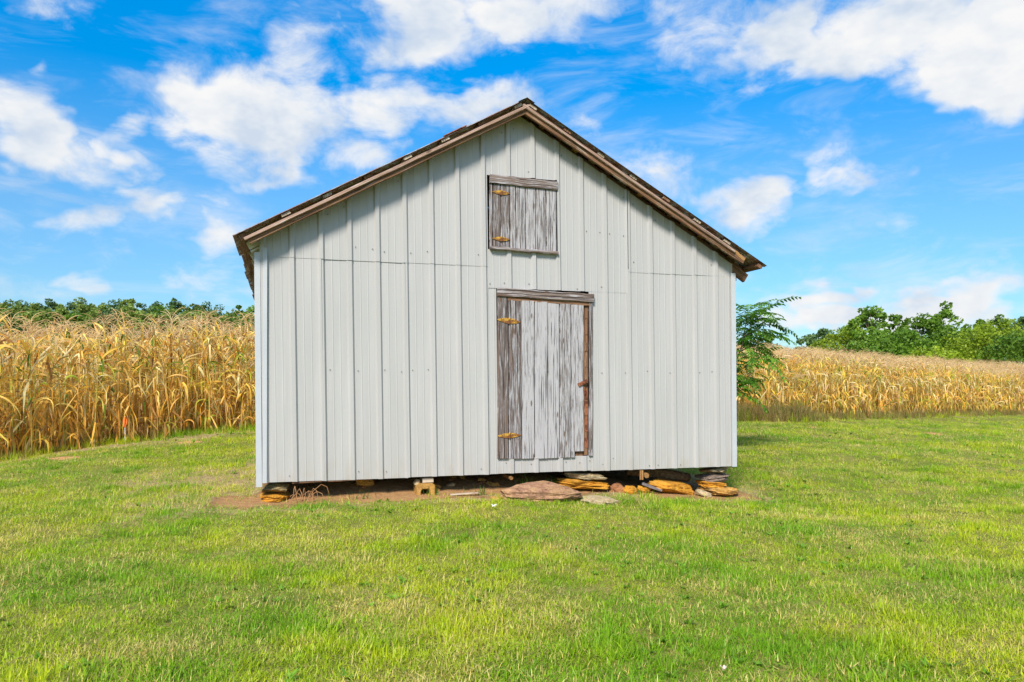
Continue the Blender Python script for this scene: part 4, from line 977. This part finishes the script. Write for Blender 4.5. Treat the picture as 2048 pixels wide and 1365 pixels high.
# ------------------------------------------------------------------ trees
def tree(base, H, W, cz, mat, seed, label, group=None, clumps=40, cards=60, leaf=.3, airy=0.0, crown_lo=.25, name='tree', limbs=7):
    rg = np.random.default_rng(seed); e = empty(name, base); tag(e, label, 'tree' if name != 'shrub' else 'shrub', group)
    C = rg.normal(size=(clumps, 3)); C /= np.linalg.norm(C, axis=1, keepdims=True); rad = rg.uniform(.35, 1, (clumps, 1)) ** .5
    C = C * rad; zc = H * (1 + crown_lo) / 2; hz = H * (1 - crown_lo) / 2 * .90
    C = C * (W * .46, W * .46, hz) * (1 - .16 * airy); C[:, :2] *= np.clip(1.12 - .45 * np.maximum(C[:, 2:3] / hz, 0) ** 2, .2, 2); C[:, 2] += zc
    C[:, 0] += (vnoise(C[:, 2], C[:, 1] * 0 + seed, 2.0 / max(H, 1), seed) - .5) * W * .3
    C[:, 2] = (C[:, 2] - C[:, 2].min()) / np.ptp(C[:, 2]) * (H * .965 - max(H * crown_lo, 0)) + H * crown_lo
    r_cl = (.17 - .045 * airy) * min(W, H * 1.2) * rg.uniform(.6, 1.25, clumps)
    n = clumps * cards; ci = np.repeat(np.arange(clumps), cards)
    dirs = rg.normal(size=(n, 3)); dirs /= np.linalg.norm(dirs, axis=1, keepdims=True)
    P = C[ci] + dirs * (r_cl[ci] * rg.uniform(.3, 1, n) ** .45)[:, None] * (1.0, 1.0, .72)
    nr = dirs * .6 + rg.normal(size=(n, 3)) * .7; nr /= np.linalg.norm(nr, axis=1, keepdims=True)
    a_ = np.cross(nr, rg.normal(size=(n, 3))); a_ /= np.linalg.norm(a_, axis=1, keepdims=True); b_ = np.cross(nr, a_)
    L = leaf * rg.uniform(.6, 1.3, (n, 1)); V = np.stack([P - a_ * L * .5, P + b_ * L * .30, P + a_ * L * .5, P - b_ * L * .30], 1).reshape(-1, 3)
    me = bpy.data.meshes.new('crown'); me.vertices.add(4 * n); me.vertices.foreach_set('co', V.ravel())
    me.loops.add(4 * n); me.loops.foreach_set('vertex_index', np.arange(4 * n)); me.polygons.add(n)
    me.polygons.foreach_set('loop_start', np.arange(0, 4 * n, 4)); me.polygons.foreach_set('loop_total', np.full(n, 4))
    tone = np.clip(rg.uniform(.15, .85, clumps)[ci] * .6 + rg.random(n) * .4, 0, 1); at = me.attributes.new('col', 'FLOAT_COLOR', 'POINT')
    c4 = np.zeros((4 * n, 4)); c4[:, 0] = np.repeat(tone, 4); c4[:, 3] = 1; at.data.foreach_set('color', c4.ravel())
    me.update(calc_edges=True); me.materials.append(M[mat]); obj('crown', me, e)
    mb = MB(); tr = max(.05, H * .022); zt = H * .78
    tube(mb, [(0, 0, -.3), (W * .02, 0, H * .3), (-W * .02, W * .01, H * .55), (W * .02, 0, zt)], [tr, tr * .8, tr * .55, tr * .2], 7)
    for k in rg.choice(clumps, min(limbs, clumps), replace=False):
        z0 = min(max(H * .18, C[k, 2] - W * .3), H * .6); q = Vector(C[k]); p0 = Vector((0, 0, z0))
        tube(mb, [p0, p0.lerp(q, .5) + Vector((0, 0, -.04 * H)), q], [tr * .45, tr * .28, tr * .10], 5)
    mb.build('trunk', M['bark'], e); return e
def at_px(px, Z): return (px - 1024) / 1512 * Z
def tree_px(cx, top, half, Z, mat, seed, label, group=None, **k):
    x = at_px(cx, Z); zb = gz(x, Z); H = EYE + (770 - top) / 1512 * Z - zb; tree((x, Z, zb), H, 2 * half * Z / 1512, 0, mat, seed, label, group, **k)
RT = 'trees beyond the right corn field'
tree_px(1748, 616, 46, 80, 'tree_a', 1, 'tall airy loose-crowned tree, left of the two tallest beyond the right corn', RT, clumps=46, cards=46, leaf=.42, airy=1, crown_lo=.2, limbs=16)
tree_px(1800, 630, 34, 84, 'tree_a', 2, 'slim airy tree between the two tallest open-crowned trees on the right', RT, clumps=36, cards=44, leaf=.42, airy=1, limbs=14)
tree_px(1886, 606, 44, 82, 'tree_a', 3, 'tallest open-crowned tree beyond the right corn, gaps of sky through it', RT, clumps=42, cards=46, leaf=.42, airy=1, limbs=16)
tree_px(1842, 634, 52, 78, 'tree_a', 4, 'dense mid green tree before the tallest open-crowned tree', RT, clumps=60, cards=70, leaf=.36)
tree_px(1800, 662, 58, 74, 'tree_a', 5, 'low rounded green tree below the slim airy tree', RT, clumps=60, cards=70, leaf=.34, name='tree')
tree_px(1690, 662, 64, 86, 'tree_b', 6, 'rounded yellow-green tree at the left of the right-hand trees', RT, clumps=60, cards=70, leaf=.36)
tree_px(1720, 634, 46, 98, 'tree_a', 7, 'dark green tree standing behind the yellow-green rounded tree', RT, clumps=50, cards=60, leaf=.42, airy=.5)
tree_px(1752, 668, 52, 78, 'tree_a', 8, 'low dark green tree under the left tall airy tree', RT, clumps=50, cards=70, leaf=.34)
tree_px(1968, 648, 96, 70, 'tree_b', 9, 'broad bright yellow-green bush-like tree near the right edge', RT, clumps=130, cards=110, leaf=.26, crown_lo=.0)
tree_px(2050, 672, 74, 64, 'tree_a', 10, 'darker green broad shrub at the far right edge', RT, clumps=110, cards=100, leaf=.26, crown_lo=.0)
tree_px(1905, 664, 60, 76, 'tree_a', 11, 'mid green tree between the tallest tree and the bright bush-like tree', RT, clumps=70, cards=80, leaf=.32, crown_lo=.05)
tree_px(2004, 632, 40, 98, 'tree_c', 12, 'dark tree rising behind the bright bush-like tree', RT, clumps=46, cards=60, leaf=.45, airy=.6)
tree_px(2060, 634, 44, 96, 'tree_c', 13, 'dark tree rising behind the shrub at the right edge', RT, clumps=46, cards=60, leaf=.45, airy=.5)
tree_px(1870, 700, 80, 68, 'tree_b', 14, 'low yellow-green undergrowth tree just behind the corn tops', RT, clumps=80, cards=80, leaf=.26, crown_lo=.0)
tree_px(1958, 640, 36, 92, 'tree_a', 15, 'small crown peeping above the bright bush-like tree', RT, clumps=36, cards=60, leaf=.4, airy=.6)
tree_px(1612, 672, 34, 150, 'tree_c', 16, 'left of the two distant dark trees seen between sapling and right-hand trees', RT, clumps=40, cards=50, leaf=.6)
tree_px(1655, 660, 36, 150, 'tree_c', 17, 'right of the two distant dark trees seen between sapling and right-hand trees', RT, clumps=40, cards=50, leaf=.6)
tree_px(1508, 656, 36, 140, 'tree_c', 18, 'distant dark tree behind the feathery-leaved sapling', RT, clumps=40, cards=50, leaf=.6)
tree_px(1540, 676, 26, 145, 'tree_c', 19, 'small distant dark tree right of the feathery-leaved sapling', RT, clumps=36, cards=50, leaf=.6)
# wooded hill beyond the left corn
LT = 'trees of the wooded hill beyond the left corn'
rl = random.Random(9)
sky_x = [-60, 0, 60, 110, 180, 230, 252, 290, 340, 400, 440, 480, 510, 600, 700]; sky_y = [606, 606, 602, 605, 601, 606, 600, 605, 602, 611, 613, 617, 620, 628, 640]
names = {'tree_c': 'dark green rounded tree in the wood beyond the left corn', 'tree_a': 'mid green rounded tree in the wood beyond the left corn', 'tree_d': 'pale green rounded tree in the wood beyond the left corn'}
ORD = ['first', 'second', 'third', 'fourth', 'fifth', 'sixth', 'seventh', 'eighth', 'ninth', 'tenth', 'eleventh', 'twelfth', 'thirteenth', 'fourteenth', 'fifteenth', 'sixteenth', 'seventeenth', 'eighteenth', 'nineteenth', 'twentieth', 'twenty-first', 'twenty-second']
look = {'tree_c': 'dark green', 'tree_a': 'mid green', 'tree_d': 'pale green'}
for row, (Z, drop, step, half, mats) in enumerate(((250, 0, 30, 23, ['tree_c', 'tree_c', 'tree_a', 'tree_d']), (225, 11, 33, 26, ['tree_d', 'tree_a', 'tree_d', 'tree_c']), (200, 24, 38, 32, ['tree_d', 'tree_a', 'tree_c', 'tree_d']))):
    x = -8; q = 0; where = ('on the skyline', 'of the middle row', 'of the front row')[row]
    while x < 545:
        px = x + rl.uniform(-7, 7); top = float(np.interp(px, sky_x, sky_y)) + drop + rl.uniform(-6, 7); mat = rl.choice(mats)
        tree_px(px, top, half * rl.uniform(.8, 1.25), Z, mat, int(2000 + x * 3 + row * 777), '%s tree %s in the left wood, %s from the left edge' % (look[mat], where, ORD[q]), LT, clumps=44, cards=60, leaf=.80, crown_lo=.0, limbs=4)
        x += step; q += 1
